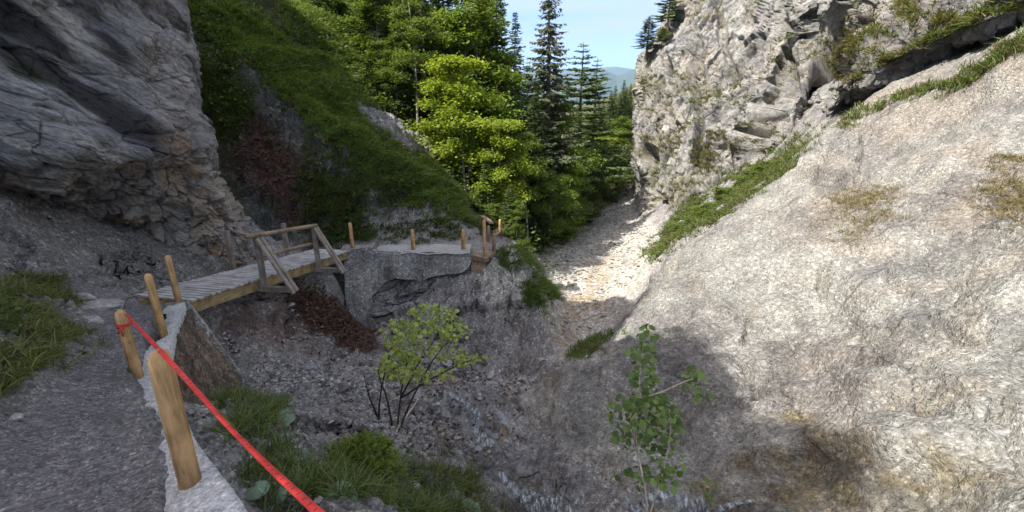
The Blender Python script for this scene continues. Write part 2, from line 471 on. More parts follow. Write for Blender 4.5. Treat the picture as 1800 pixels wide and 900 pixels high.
# regions, as outlines on the ground
R_SLAB = WP([(1050, 640), (1085, 588)]) + [(3.5, 10.9), (5.0, 12.6), (7.1, 14.0), (9.0, 17.2), (11.2, 20.5), (14.5, 19.5), (15, 11), (17, 6), (13, 1), (6, -2), (2, -1)] + WP([(1120, 890), (1010, 800), (985, 690)])
R_HILL = [(-40, 13), (-9, 12.4), (-7.0, 12.3), (-5.6, 12.9), (-4.4, 13.3), (-2.2, 13.6), (-1.8, 15), (-1.2, 17), (1.0, 16.4), (.8, 22), (2.6, 34), (4, 46), (8, 100), (-60, 100)]
R_BED = WP([(985, 600), (960, 560), (985, 540)]) + [(1.5, 14.5), (1.3, 17), (1.4, 22), (2.8, 34), (4.5, 42), (9.2, 40), (9.5, 33), (8.9, 27), (8.2, 22), (7.3, 18.5), (5.5, 15.5), (3.8, 12.5)] + WP([(1075, 600), (1030, 640)])
R_PATH = [(2, -6), (.75, -.9), (.1, .3)] + [(x - .18, y - .12) for x, y in OUT] + [(-6.3, 6.7), (-6.8, 6.4)] + WP([(150, 552), (128, 600), (85, 660), (20, 730)]) + [(-4.2, 1.0), (-5, -5)]
R_TERR = [(-5.6, 11.9), (-4.9, 11.9), (-1.2, 12.0), (-.75, 12.0), (-.35, 12.3), (-.4, 14), (-.9, 17), (-1.6, 17), (-2.0, 14.6), (-4.4, 13.2), (-5.6, 12.8)]

LITTER = [WP([(500, 505), (590, 545), (640, 590), (680, 630), (640, 625), (560, 590), (520, 540)]), WP([(420, 220), (470, 215), (545, 300), (550, 395), (505, 390), (440, 330), (410, 280)])]
STONES = WP([(440, 620), (530, 640), (650, 720), (720, 740), (700, 800), (600, 740), (500, 730), (440, 690)])
BARE = WP([(628, 188), (700, 215), (740, 235), (768, 285), (720, 280), (660, 240)])
HROCK = [WP([(555, 240), (640, 260), (650, 330), (575, 340)]), WP([(640, 360), (720, 335), (800, 395), (800, 425), (650, 425)]), WP([(440, 140), (520, 160), (540, 290), (470, 230)]),
         WP([(420, 330), (480, 340), (500, 420), (430, 430)])]
OCHRE = WP([(975, 560), (990, 520), (1060, 460), (1090, 440), (1060, 520), (1020, 580), (985, 640)])
BROWN = WP([(350, 560), (470, 510), (560, 560), (560, 620), (440, 620), (370, 600)])
WET = WP([(760, 720), (850, 700), (960, 800), (1010, 860), (1010, 900), (800, 900), (820, 800)])
ALGAE = WP([(1230, 850), (1300, 790), (1400, 760), (1560, 780), (1780, 860), (1780, 900), (1260, 900)])
TAN = [WP([(1400, 400), (1440, 330), (1560, 320), (1580, 400), (1500, 440)]), WP([(1700, 280), (1800, 280), (1800, 400), (1730, 380)]), WP([(1500, 200), (1640, 150), (1760, 120), (1700, 220), (1550, 260)])]
HUMP = WP([(900, 690), (990, 645), (1070, 650), (1090, 760), (1000, 780), (940, 740)])
PINK = WP([(1400, 590), (1490, 590), (1500, 720), (1350, 700)])

def detail(x, y, z, sl, hl, bd, pt, tr):
    """Relief added to the smooth sheet; weights say slab, hillside, gravel bed, path, terrace."""
    P = np.stack([x, y, z], -1)
    gl = np.clip(1 - sl - hl - bd - pt - tr, 0, 1)
    d = np.zeros_like(x)
    n05 = fbm(P * .45, 4)
    n2 = fbm(P * 2.0 + 7, 4)
    n8 = fbm(P * 8.0 + 3, 3)
    rg = ridged(P * np.array([.9, .7, 1.0]) + 5, 5)
    # the slab: long low swells, shallow scarps, small ripples
    scarp = fbm(np.stack([x * .35 + y * .2, y * .5 - x * .25, z * .4], -1) + 4, 4)
    d += sl * (.30 * n05 + .06 * n2 + .022 * n8 + .008 * fbm(P * np.array([17, 17, 17]) + 2, 2) + .07 * ridged(np.stack([x * .9 - y * .25, y * .35 + x * .1, z * .4], -1) + 33, 3) + .09 * sstep(.0, .05, scarp) + .05 * sstep(.22, .26, scarp) - .05 * np.clip(rg - .55, 0, 1))
    js = fbm(P * 2.2 + 55, 3) * .14
    d += sl * (.42 * sstep(-.06, .05, poly_sd(x, y, STEP) + js) + .35 * sstep(-.05, .05, poly_sd(x, y, STEP2) + js))
    jc = fbm(P * 3.0 + 25, 3) * .10
    for c_ in CRACKS:
        q = line_d(x, y, c_) + jc
        d -= sl * (.15 * (1 - sstep(.015, .07, np.abs(q))) + .05 * (1 - sstep(.0, .35, np.abs(q))) * (q > 0))
    d -= np.clip(sl + gl, 0, 1) * .22 * sstep(-.05, .12, poly_sd(x, y, LEDGE) + js)
    d += gl * (.22 * n05 + .10 * n2 + .05 * n8 + .14 * np.clip(rg - .2, 0, 1.2))
    d += hl * (.55 * n05 + .2 * n2 + .07 * n8 + .2 * np.clip(rg - .1, 0, 1.2))
    d += bd * (.16 * n05 + .06 * n2 + .035 * n8)
    d += pt * (.035 * n2 + .012 * n8)
    d += tr * (.03 * n2 + .01 * n8)
    return d

STEP = WP([(1403, 312), (1412, 275), (1440, 258), (1510, 262), (1498, 322), (1440, 318)])
STEP2 = WP([(1425, 300), (1440, 262), (1480, 262), (1485, 285), (1465, 298)])
def weights(x, y):
    j = fbm(np.stack([x, y, np.zeros_like(x)], -1) * 1.3, 3) * .25
    w = [sstep(-.35, .25, poly_sd(x, y, R_SLAB) + j), sstep(-.4, .4, poly_sd(x, y, R_HILL) + j), sstep(-.6, .4, poly_sd(x, y, R_BED) + j),
         sstep(-.25, .2, poly_sd(x, y, R_PATH) + j * .6), sstep(-.3, .2, poly_sd(x, y, R_TERR) + j * .3)]
    w[0] *= 1 - w[2]; w[1] *= 1 - w[4]; w[2] *= 1 - w[0]
    return w

CRACKS = [WP(c) for c in ([(1398, 592), (1432, 625), (1470, 662), (1498, 712), (1490, 760)], [(1500, 560), (1535, 610), (1555, 655), (1640, 745)], [(1440, 470), (1452, 530), (1500, 556)],
          [(1620, 640), (1655, 690), (1690, 720)], [(1700, 190), (1672, 232), (1640, 262)], [(1770, 720), (1790, 800), (1800, 860)], [(1320, 560), (1300, 620), (1340, 690)], [(1560, 480), (1600, 540), (1690, 600)],
          [(1760, 430), (1700, 470), (1690, 540)], [(1290, 690), (1380, 706), (1470, 690)])]
LEDGE = WP([(1228, 862), (1262, 838), (1300, 800), (1350, 778), (1420, 768), (1500, 775), (1600, 806), (1700, 850), (1790, 905), (1200, 905)])
def line_d(x, y, pts):
    d = np.full(np.shape(x), 1e9)
    P = np.array(pts)
    for a_, b_ in zip(P[:-1], P[1:]):
        e = b_ - a_; wx, wy = x - a_[0], y - a_[1]
        t = np.clip((wx * e[0] + wy * e[1]) / (e @ e), 0, 1)
        d = np.minimum(d, np.hypot(wx - t * e[0], wy - t * e[1]))
    return d

NOSE = WP([(840, 470), (925, 470), (965, 520), (960, 570), (850, 560)])
def H(x, y):
    x = np.asarray(x, float); y = np.asarray(y, float)
    z = H0(x, y)
    z = z + detail(x, y, z, *weights(x, y))
    return z

# ground mesh: fan around the viewer, cells grow with distance
NA, NR = int(1000 * RES), int(900 * RES)
ang = np.linspace(math.radians(-86), math.radians(86), NA)
rad = .7 * np.exp(np.linspace(0, math.log(120 / .7), NR))
A, Rr = np.meshgrid(ang, rad)
GX, GY = Rr * np.sin(A), Rr * np.cos(A) - .3
Z0 = H0(GX, GY)
wts = weights(GX, GY)
GZ = Z0 + detail(GX, GY, Z0, *wts)
Pg = np.stack([GX, GY, GZ], -1)
gx_ = np.gradient(Pg, axis=1); gy_ = np.gradient(Pg, axis=0)
Ng = np.cross(gy_, gx_); Ng /= np.linalg.norm(Ng, axis=-1)[..., None] + 1e-12
Ng *= np.sign(Ng[..., 2:3])
steep = 1 - Ng[..., 2]
def soft(poly, w=.3, jit=.3, sc=1.5):
    return sstep(-w, w, poly_sd(GX, GY, poly) + fbm(Pg * sc + 11, 3) * jit)
# sideways relief where the ground is steep and rocky: chipped rock
wl = np.clip(1 - sum(wts), 0, 1)
chip = .22 * facets(Pg * np.array([1.2, 1.2, 1.7]))[0] + .07 * facets(Pg * 3.6 + 5)[0]
ROCKY = [WP([(655, 470), (760, 455), (835, 460), (930, 470), (975, 520), (965, 575), (880, 610), (800, 620), (700, 600), (660, 560)])]
wetm = np.maximum(sstep(-.3, .2, poly_sd(GX, GY, HUMP)), sstep(-.3, .2, poly_sd(GX, GY, WET)))
rocky = wl * .25 * wetm + wl * sstep(-.3, .2, poly_sd(GX, GY, ROCKY[0]) + fbm(Pg * 1.5, 2) * .3) + wl * .2 * (1 - wetm) * sstep(.1, .5, fbm(Pg * .9 + 23, 3)) * (GY > 2.5)
hroc = np.zeros_like(GX)
for q in HROCK: hroc = np.maximum(hroc, sstep(-.25, .2, poly_sd(GX, GY, q) + fbm(Pg * 1.5, 2) * .35))
hroc = np.maximum(hroc, .6 * sstep(-.2, .2, poly_sd(GX, GY, BARE)))
hroc *= wts[1]
grit0 = .20 * facets(Pg * .5 + 3, .35)[0] * wl * (1 - soft(STONES, .3, .3)) * sstep(2.5, 4.5, GY)
grit0 *= 1 - .8 * wetm
grit = grit0 + .020 * facets(Pg * 2.2 + 9)[0] + .006 * facets(Pg * 9.0 + 3)[0]
Pg = Pg + Ng * (chip * (rocky * 1.1 + hroc * .9) + grit * np.clip(wts[0] + .8 * wl, 0, 1))[..., None]


def mixc(C, c, m): return C * (1 - m[..., None]) + np.asarray(c, float) * m[..., None]

C = np.empty(Pg.shape); C[:] = (.235, .222, .212)                         # grey gully earth and rock
C = mixc(C, (.215, .205, .20), rocky)
C = mixc(C, (.14, .095, .08), soft(BROWN, .5, .5) * .85)
C = mixc(C, (.245, .235, .235), soft(STONES, .3, .4) * .8)
C = mixc(C, (.34, .325, .29), soft(NOSE, .35, .4))
C = mixc(C, (.21, .205, .21), soft(WET, .5, .4) * .6)
C = mixc(C, (.34, .33, .32), soft(WET, .5, .4) * sstep(.15, .4, fbm(Pg * 1.8 + 15, 4)) * .7)
C = mixc(C, (.26, .17, .09), soft(WET, .5, .4) * sstep(.3, .5, fbm(Pg * 1.4 + 85, 4)) * .6)
C = mixc(C, (.09, .085, .085), soft(WET, .4, .4) * sstep(.15, .45, fbm(Pg * 1.3 + 45, 4)) * .7)
C = mixc(C, (.37, .34, .29), soft(HUMP, .4, .4) * .85)
C = mixc(C, (.305, .297, .264), wts[0])
C = mixc(C, (.195, .188, .178), wts[0] * sstep(.0, .45, fbm(Pg * .5 + 31, 5, .6)) * .75)
C = mixc(C, (.31, .28, .23), wts[0] * sstep(.1, .6, fbm(Pg * .8 + 71, 4)) * .7)
for q in TAN: C = mixc(C, (.27, .215, .165), wts[0] * soft(q, .8, .9) * .5)
C = mixc(C, (.21, .165, .145), wts[0] * soft(PINK, .5, .5) * .5)
SHADE_STAIN = WP([(1100, 600), (1250, 540), (1420, 560), (1520, 640), (1500, 740), (1300, 760), (1120, 740)])  # water stains, with the slab's soft shade band also painted in
C = mixc(C, (.185, .172, .158), wts[0] * soft(SHADE_STAIN, .7, .9) * (.35 + .6 * sstep(-.2, .35, fbm(Pg * np.array([.9, .9, 2.2]) + 61, 4))))
C = mixc(C, (.17, .135, .07), soft(ALGAE, .4, .7, 2.0) * (.35 + .5 * sstep(-.1, .35, fbm(Pg * 2.5 + 41, 4))))
C = mixc(C, (.41, .39, .34), wts[2])
C = mixc(C, (.33, .25, .16), soft(OCHRE, .5, .6) * .75)
hillc = np.empty(Pg.shape); hillc[:] = (.06, .058, .034)
hillc = mixc(hillc, (.035, .05, .018), sstep(-.1, .4, fbm(Pg * .7 + 5, 3)))
hillc = mixc(hillc, (.115, .112, .11), hroc * (.5 + .5 * sstep(-.2, .2, fbm(Pg * 2.2 + 77, 3))))
hillc = mixc(hillc, (.30, .29, .285), soft(BARE, .35, .3))
C = C * (1 - wts[1][..., None]) + hillc * wts[1][..., None]
far = sstep(34, 44, GY) * sstep(5, 8, GX)
C = mixc(C, (.08, .09, .04), far)
for q in LITTER: C = mixc(C, (.075, .042, .036), soft(q, .25, .5, 2.2))
C = mixc(C, (.18, .168, .172), wts[3])
C = mixc(C, (.26, .245, .235), wts[4])
bank = np.clip(sstep(-.2, .3, poly_sd(GX, GY, PATH_POLY)) - wts[3], 0, 1) * (1 - wts[1])
C = mixc(C, (.185, .172, .162), bank)

# one mesh sheet cut along the regions' outlines, so each stretch of ground is its own object
fc = lambda a: (a[:-1, :-1] + a[1:, :-1] + a[:-1, 1:] + a[1:, 1:]) * .25
reg = np.zeros((NR - 1, NA - 1), int)
reg[fc(np.maximum(soft(HUMP, .1, .3), soft(WET, .1, .4))) > .5] = 7
reg[fc(soft(STONES, .1, .3)) > .5] = 6
for k, w in enumerate(wts): reg[fc(w) > .5] = k + 1
I = np.arange(NA * NR).reshape(NR, NA)
Fq = np.stack([I[:-1, :-1], I[:-1, 1:], I[1:, 1:], I[1:, :-1]], -1)
Pf, Cf = Pg.reshape(-1, 3), C.reshape(-1, 3)
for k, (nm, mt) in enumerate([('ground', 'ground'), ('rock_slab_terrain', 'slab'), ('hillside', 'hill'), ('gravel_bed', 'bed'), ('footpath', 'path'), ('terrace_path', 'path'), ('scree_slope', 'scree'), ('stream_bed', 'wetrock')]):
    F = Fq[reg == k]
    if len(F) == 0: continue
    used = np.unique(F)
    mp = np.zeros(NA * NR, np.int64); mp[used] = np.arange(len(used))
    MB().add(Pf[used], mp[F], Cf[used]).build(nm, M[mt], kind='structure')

# the land beyond, out to the horizon
nb, na2 = 40, 120
rb = 100 * np.exp(np.linspace(0, math.log(120), nb)); ab = np.linspace(0, 2 * math.pi, na2)
AB, RB = np.meshgrid(ab, rb)
PB = np.stack([RB * np.sin(AB), RB * np.cos(AB), -9 - 40 * sstep(100, 900, RB)], -1)
MB().grid(PB, (.05, .07, .03)).build('valley_ground', M['hill'], kind='structure')

def ground_at(x, y): return float(H(np.array([x]), np.array([y]))[0])

# ------------------------------------------------------------------ cliffs: lofted control grids with rock relief
def catmull(Cg, n):
    """Resample axis 0 of a control array to n samples with a Catmull-Rom spline."""
    K = len(Cg)
    t = np.linspace(0, K - 1, n)
    i = np.clip(np.floor(t).astype(int), 0, K - 2); f = (t - i).reshape((-1,) + (1,) * (Cg.ndim - 1))
    g = lambda k: Cg[np.clip(k, 0, K - 1)]
    p0, p1, p2, p3 = g(i - 1), g(i), g(i + 1), g(i + 2)
    return .5 * (2 * p1 + (p2 - p0) * f + (2 * p0 - 5 * p1 + 4 * p2 - p3) * f ** 2 + (3 * p1 - p0 - 3 * p2 + p3) * f ** 3)

def loft(rows, nr, nc):
    G = np.array([[U(*p) if len(p) == 3 else p[0] for p in r] for r in rows])
    G = catmull(G, nr)
    return catmull(G.transpose(1, 0, 2), nc).transpose(1, 0, 2)

def normals(P):
    n = np.cross(np.gradient(P, axis=0), np.gradient(P, axis=1))
    n /= np.linalg.norm(n, axis=-1)[..., None] + 1e-12
    return n

# left cliff: smooth grey overhang with dipping strata, ragged ochre base
rowsL = [
    [((-30, -8, 12),), ((-30, 0, 13),), ((-30, 4, 13),), ((-30, 7, 13),), ((-30, 10, 14),), ((-30, 16, 14),), ((-32, 26, 16),)],
    [((-9, -6, 9),), ((-8.6, -1, 8.8),), ((-8.0, 2.5, 9.6),), ((-7.9, 5.0, 10.4),), ((-8.0, 7.3, 11),), ((-9.5, 8.2, 10.5),), ((-16, 18, 14.5),)],  # brink above the view, its height shaped for the shade it throws
    [((-7.6, -6, 7),), ((-7.2, -1, 7.2),), ((-7.0, 2.5, 8.0),), ((-7.0, 5.4, 8.6),), ((-7.3, 8.0, 9.0),), ((-8.6, 8.9, 8.5),), ((-15, 17, 11),)],
    [((-6.6, -5.5, 5.5),), ((-6.3, -.6, 6),), ((-6.3, 2.8, 6),), ((-6.5, 6.2, 6),), ((-7.2, 9.5, 6),), ((-8.2, 10.6, 6),), ((-14.5, 16.5, 7),)],
    [(-700, -50, 4.5), (-400, -40, 5.0), (-60, -30, 6.0), (160, -20, 7.6), (305, -10, 9.2), (312, 0, 11.5), (300, 10, 16)],
    [(-700, 60, 4.5), (-400, 70, 5.0), (-60, 80, 6.0), (160, 90, 7.5), (322, 90, 9.3), (334, 95, 11.5), (320, 100, 16)],
    [(-700, 150, 4.6), (-400, 160, 5.1), (-60, 170, 6.1), (170, 180, 7.5), (330, 180, 9.4), (342, 185, 11.5), (330, 185, 16)],
    [(-700, 200, 4.8), (-400, 220, 5.2), (-60, 250, 6.2), (190, 265, 7.6), (352, 268, 9.5), (366, 270, 11.5), (350, 270, 16)],
    [(-700, 250, 5.2), (-400, 270, 5.6), (-60, 300, 6.6), (200, 325, 8.3), (375, 320, 10.2), (395, 318, 12), (380, 320, 16)],
    [(-700, 285, 5.5), (-400, 305, 6.0), (-60, 330, 7.0), (200, 385, 9.0), (410, 380, 10.7), (432, 375, 12.4), (420, 370, 16)],
    [(-700, 330, 6.0), (-400, 350, 6.5), (-60, 370, 7.6), (200, 440, 9.6), (425, 440, 11.1), (446, 440, 12.6), (440, 430, 16)],
    [(-700, 420, 6.2), (-400, 440, 6.7), (-60, 450, 7.9), (200, 500, 9.8), (430, 500, 11.3), (452, 500, 12.8), (440, 490, 16)],
]
P = loft(rowsL, int(700 * RES), int(700 * RES))
N = normals(P)
if N[len(P) // 2, len(P) // 3] @ (-P[len(P) // 2, len(P) // 3]) < 0: N = -N
dip = np.array([.55, .25, -.80]); dip /= np.linalg.norm(dip)         # strata dip down to the right
sb = np.array([.62, -.55, .56])
s = P @ np.array([.22, .45, .86])                                      # across the beds
al = P @ np.array([.1, .88, -.47])
warp = fbm(P * .35, 3) * .5
bed = np.stack([s * 2.3 + warp * 1.2, al * .32, P[..., 1] * .35], -1)
fine = np.stack([s * 8 + warp * 4, al * 1.1, P[..., 1] * 1.1], -1)
rough_base = sstep(-.2, -1.1, P[..., 2] + .12 * (P[..., 0] + 8) + fbm(P * .8 + 3, 2) * .4)
edge = sstep(-7.5, -6.7, P[..., 0]) * sstep(8.6, 9.6, P[..., 1])
cr1, e1 = facets(np.stack([s * 1.5, al * .55, P[..., 0] * .8], -1), .3)
cr2, e2 = facets(np.stack([s * 4.2, al * 1.3, P[..., 0] * 2.2], -1), .3)
cr3, e3 = facets(P * np.array([1.7, 1.7, 1.9]), .3)
cr4, e4 = facets(P * 4.6 + 3, .3)
cr5, e5 = facets(np.stack([s * 11, al * 3.5, P[..., 0] * 6], -1), .3)
amt = np.clip(rough_base + .8 * edge, 0, 1)
d = .34 * fbm(P * .4 + 2, 4) + .07 * fbm(bed, 5, .55) + .10 * fbm(np.stack([s * .9, al * .12, P[..., 0] * .2], -1) + 9, 2)
d = d + (1 - amt) * (.15 * cr1 + .06 * cr2 + .018 * cr5) + amt * (.26 * cr3 + .085 * cr4 + .02 * cr5 - .1)
f1, f2, cid = 0 * s, e3, s
P = P + N * d[..., None]
CL = np.empty(P.shape); CL[:] = (.315, .305, .31)
CL = mixc(CL, (.17, .163, .168), sstep(.05, .45, fbm(bed * .8 + 3, 4)))
CL = mixc(CL, (.46, .435, .40), sstep(.1, .5, fbm(bed * .6 + 30, 4)) * .8)
CL = mixc(CL, (.055, .052, .055), sstep(.3, .55, fbm(np.stack([s * 1.1, al * .15, P[..., 1] * .2], -1) + 13, 3)) * (1 - amt))
CL = mixc(CL, (.39, .305, .235), amt * (.4 + .6 * sstep(-.2, .4, fbm(P * .9 + 21, 4))))
CL = mixc(CL, (.33, .20, .11), amt * sstep(.15, .5, fbm(P * 1.3 + 51, 4)) * .7)
CL = mixc(CL, (.42, .395, .355), amt * sstep(.1, .5, fbm(P * 1.6 + 61, 4)) * .7)
CL = mixc(CL, (.05, .045, .04), amt * sstep(.06, .0, e3) * .4)
CL = mixc(CL, (.03, .04, .018), sstep(.42, .7, fbm(P * .9 + 91, 3)) * .8)
MB().grid(P, CL).build('left_cliff', M['cliff_l'], kind='structure')
LEFTCLIFF = P

# right cliff: pale limestone, lit left flank, dark recess, ledges above the slab
rowsR = [
    [(1105, 420, 46), (1100, 405, 34), (1150, 445, 27.5), (1210, 440, 23.5), (1300, 400, 22.0), (1400, 310, 21.5), (1450, 275, 20.5), (1466.5, 268.5, 19.46), (1480, 262, 19.0), (1600, 222, 17.4), (1720, 178, 15.8), (1850, 120, 14.4), (2050, 60, 12)],
    [(1120, 330, 48), (1108, 330, 35), (1140, 340, 29.2), (1205, 325, 26.0), (1300, 300, 24.2), (1372, 275, 21.6), (1418, 252, 25.0), (1445.5, 238.5, 21.58), (1468, 225, 17.9), (1600, 175, 16.2), (1720, 130, 14.4), (1850, 75, 13.0), (2050, 10, 11)],
    [(1125, 260, 49), (1110, 270, 35.5), (1145, 260, 31.8), (1190, 255, 28.6), (1300, 230, 26.6), (1392, 208, 21.8), (1432, 190, 26.5), (1443.0, 180.0, 22.05), (1452, 170, 16.6), (1600, 120, 14.0), (1720, 80, 12.2), (1850, 25, 11), (2050, -50, 10)],
    [(1128, 180, 50), (1114, 190, 36.5), (1145, 185, 33), (1210, 175, 30), (1300, 155, 27.6), (1425, 125, 22.4), (1456, 115, 25.5), (1466.45, 107.5, 21.5), (1475, 100, 16.6), (1600, 60, 13.6), (1720, 25, 11.6), (1850, -30, 10.6), (2050, -110, 9.6)],
    [(1130, 110, 52), (1120, 115, 38), (1150, 95, 35), (1220, 80, 31.5), (1310, 75, 29), (1462, 52, 23.4), (1490, 42, 24.6), (1501.0, 33.5, 20.66), (1510, 25, 18.4), (1620, -10, 14.6), (1730, -50, 12.2), (1850, -110, 10.8), (2050, -200, 9.6)],
    [(1180, 25, 56), (1178, 25, 43), (1200, -10, 38), (1250, -40, 33.5), (1330, -50, 30.5), (1460, -60, 23.5), (1500, -70, 24.0), (1533.0, -85.0, 21.19), (1560, -100, 20.8), (1650, -130, 17.5), (1760, -180, 15), (1880, -240, 13), (2080, -330, 11.5)],
    [(1290, -120, 62), (1280, -140, 50), (1290, -160, 43), (1320, -190, 37), (1390, -220, 33), (1500, -260, 29), (1560, -280, 28), (1604.0, -305.0, 25.75), (1640, -330, 23), (1740, -380, 20), (1840, -450, 17), (1950, -520, 15), (2150, -620, 13)],
]
P = loft(rowsR, int(640 * RES), int(900 * RES))
N = normals(P)
if N[len(P) // 2, len(P) // 3] @ (-P[len(P) // 2, len(P) // 3]) < 0: N = -N
wv = fbm(P * .18, 3)
vert = np.stack([P[..., 0] * .35 + wv, P[..., 1] * .35, P[..., 2] * .13], -1)
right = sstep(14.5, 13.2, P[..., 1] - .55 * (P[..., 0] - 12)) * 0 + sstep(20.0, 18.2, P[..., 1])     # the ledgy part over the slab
sR = P @ np.array([-.50, -.1, .86]); aR = P @ np.array([.86, .1, .50])
bedR = np.stack([sR * 1.1 + wv, aR * .3, P[..., 1] * .4], -1)
fa, ea = facets(np.stack([P[..., 0] * .42, P[..., 1] * .42, P[..., 2] * .14], -1) + wv[..., None] * .3, .3)
fb, eb = facets(np.stack([P[..., 0] * 1.1, P[..., 1] * 1.1, P[..., 2] * .42], -1) + 5, .3)
fc_, ec = facets(np.stack([P[..., 0] * 2.8, P[..., 1] * 2.8, P[..., 2] * 1.4], -1) + 9, .3)
fd, ed = facets(np.stack([sR * 1.0, aR * .35, P[..., 1] * .6], -1), .3)
fe, ee = facets(np.stack([sR * 2.6, aR * 1.0, P[..., 1] * 1.6], -1), .3)
fg, eg = facets(P * 5.5, .3)
d = (1 - right) * (.9 * fbm(vert + 3, 5, .5) + .5 * fa + .32 * fb + .13 * fc_) + right * (.5 * fbm(bedR + 5, 4) + .34 * fd + .2 * fe + .10 * fc_) + .04 * fg
pxs, pys, _d = project(P)
for pts_, w_, dep in ([(1225, 60), (1215, 130), (1232, 210), (1222, 262)], 11, 1.0), ([(1131, 265), (1127, 330), (1140, 388)], 13, 1.5), ([(1203, 348), (1245, 345), (1292, 328)], 17, 1.6), \
        ([(1335, 60), (1322, 150), (1302, 235)], 7, .8), ([(1490, -10), (1452, 110), (1410, 215), (1388, 292)], 20, 2.4), ([(1260, -20), (1268, 60), (1290, 130)], 8, .7), ([(1175, 60), (1165, 150), (1185, 250)], 6, .6), ([(1375, 40), (1392, 120), (1370, 200)], 9, .8):
    q = line_d(pxs, pys, pts_) + fbm(P * .5 + 77, 3) * w_ * .7
    d = d - dep * (1 - sstep(w_ * .25, w_ * 1.2, np.abs(q)))
P = P + N * (d - .45)[..., None]
CR = np.empty(P.shape); CR[:] = (.325, .318, .292)
CR = mixc(CR, (.29, .28, .28), sstep(.0, .45, fbm(vert * 2 + 3, 4)) * .8)
CR = mixc(CR, (.40, .35, .27), sstep(.1, .5, fbm(P * .3 + 13, 4)) * .5)
CR = mixc(CR, (.38, .375, .35), sstep(.1, .5, fbm(P * .5 + 33, 4)) * .7)
CR = mixc(CR, (.2, .19, .18), sstep(.05, .0, np.minimum(eb, ea)) * .35 * (1 - right))
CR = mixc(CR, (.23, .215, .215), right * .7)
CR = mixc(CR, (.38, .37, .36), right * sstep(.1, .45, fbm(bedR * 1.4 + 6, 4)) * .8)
N2 = normals(P)
if N2[len(P) // 2, len(P) // 3] @ (-P[len(P) // 2, len(P) // 3]) < 0: N2 = -N2
ledge = sstep(.25, .6, N2[..., 2] + fbm(P * .6 + 9, 3) * .45)
CR = mixc(CR, (.15, .13, .055), ledge * sstep(-.1, .3, fbm(P * .25 + 19, 3)) * .8)
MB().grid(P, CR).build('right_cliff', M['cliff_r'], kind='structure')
RIGHTCLIFF, RN, RLEDGE = P, N2, ledge

# distant mountains
def ridge_hill(name, d0, px0, px1, prof, depth, base, seed, colr):
    xs = np.linspace(0, 1, 160); us = np.linspace(0, 1, 40)
    rows = []
    for u in us:
        top = np.interp(xs, [p[0] for p in prof], [p[1] for p in prof])
        az = px0 + (px1 - px0) * xs
        d = d0 + (1 - u) * -depth
        X = (az - 900) / FPX * d0 * (d / d0)
        hz = (226 - top) / FPX * d0 * 1.05
        Zc = base + (hz - base) * u ** .8
        rows.append(np.stack([X, np.full_like(X, d), Zc], -1))
    back = rows[-1].copy(); back[:, 1] += depth; back[:, 2] = base
    Pm = np.array(rows + [back])
    Pm[..., 2] += fbm(Pm * np.array([1, 1, .3]) / (d0 * .045) + seed, 5) * d0 * .005 * np.sin(np.linspace(0, math.pi, len(Pm)))[:, None]
    MB().grid(Pm, colr).build(name, M['hill'], kind='structure')
ridge_hill('hills', 5200, 860, 1260, [(0, 165), (.35, 150), (.46, 136), (.53, 147), (.62, 134), (.8, 124), (1, 112)], 1500, -150, 4, (.035, .06, .03))
ridge_hill('mountains', 8200, 700, 1500, [(0, 140), (.3, 142), (.46, 134), (.5, 138), (.55, 126), (.7, 114), (1, 130)], 2500, -200, 14, (.04, .06, .035))

# ------------------------------------------------------------------ fence posts and the red tape
def make_post(base, h, r, label, mat='post', top='chamfer', lean=(0, 0), name='fence_post', group='round wooden fence posts', notch=False):
    base = np.asarray(base, float)
    mb = MB()
    zs = np.array([-.12, .0, .03, h * .3, h * .6, h * .85, h - r * 1.1, h - r * .35, h - .004, h])
    rs = np.array([1.02, 1.02, 1.0, 1.0, .99, .97, .95, .72, .42, .02]) * r
    pts = np.array([[lean[0] * z, lean[1] * z, z] for z in zs])
    n = 18
    th = np.linspace(0, 2 * math.pi, n, endpoint=False)
    wob = 1 + .03 * rng.normal(size=n)
    P = pts[:, None] + (rs[:, None] * wob[None])[..., None] * np.stack([np.cos(th), np.sin(th), 0 * th], -1)[None]
    if top == 'slant':                                    # hewn, slanted head
        hi = zs > h - r * 1.2
        P[hi, :, 2] += (P[hi, :, 0] * .5 - P[hi, :, 1] * .3)
    if notch:                                             # a drying crack down the face
        P[3:8, 14, :2] -= (P[3:8, 14, :2] - pts[3:8, :2]) * .30
    C = np.ones(P.shape)
    C *= np.interp(zs, [0, .12, h], [.55, .95, 1.0])[:, None, None] if mat == 'post' else 1.0    # soil-stained foot
    mb.grid(P, C, closed=True)
    return mb.build(name, M[mat], loc=tuple(base), label=label, cat='post', group=group)

def base_at(px, py, D): return U(px, py, D)
pA, pB, pC, pD = base_at(333, 843, 2.26), base_at(244, 668, 4.25), base_at(287, 585, 5.15), base_at(314, 530, 6.85)
make_post(pA, .76, .049, 'thickest round wooden post standing on the pale concrete kerb, split by a long crack', top='slant', notch=True, lean=(.0, .01))
make_post(pB, .75, .048, 'round wooden post at the path edge where the red tape is tied', top='slant')
make_post(pC, .75, .042, 'round wooden post between the bridge corner post and the taped post', lean=(-.01, 0))
make_post(pD, .77, .045, 'round wooden post at the near corner of the footbridge deck', lean=(-.01, 0))
make_post(base_at(620, 438, 12.3), .78, .052, 'orange brown post at the far end of the footbridge by the concrete block')
make_post(base_at(727, 442, 12.4), .66, .058, 'lone brown post midway along the far concrete wall')
make_post(base_at(815, 440, 12.5), .62, .06, 'short post with a pale face near the end of the far concrete wall')
make_post(base_at(852, 453, 12.4), 1.12, .05, 'tall slender post on the outer corner of the earth landing')
make_post(base_at(868, 446, 13.2), .66, .055, 'leaning stub post beside the tall slender landing post', mat='rail', lean=(.03, 0))
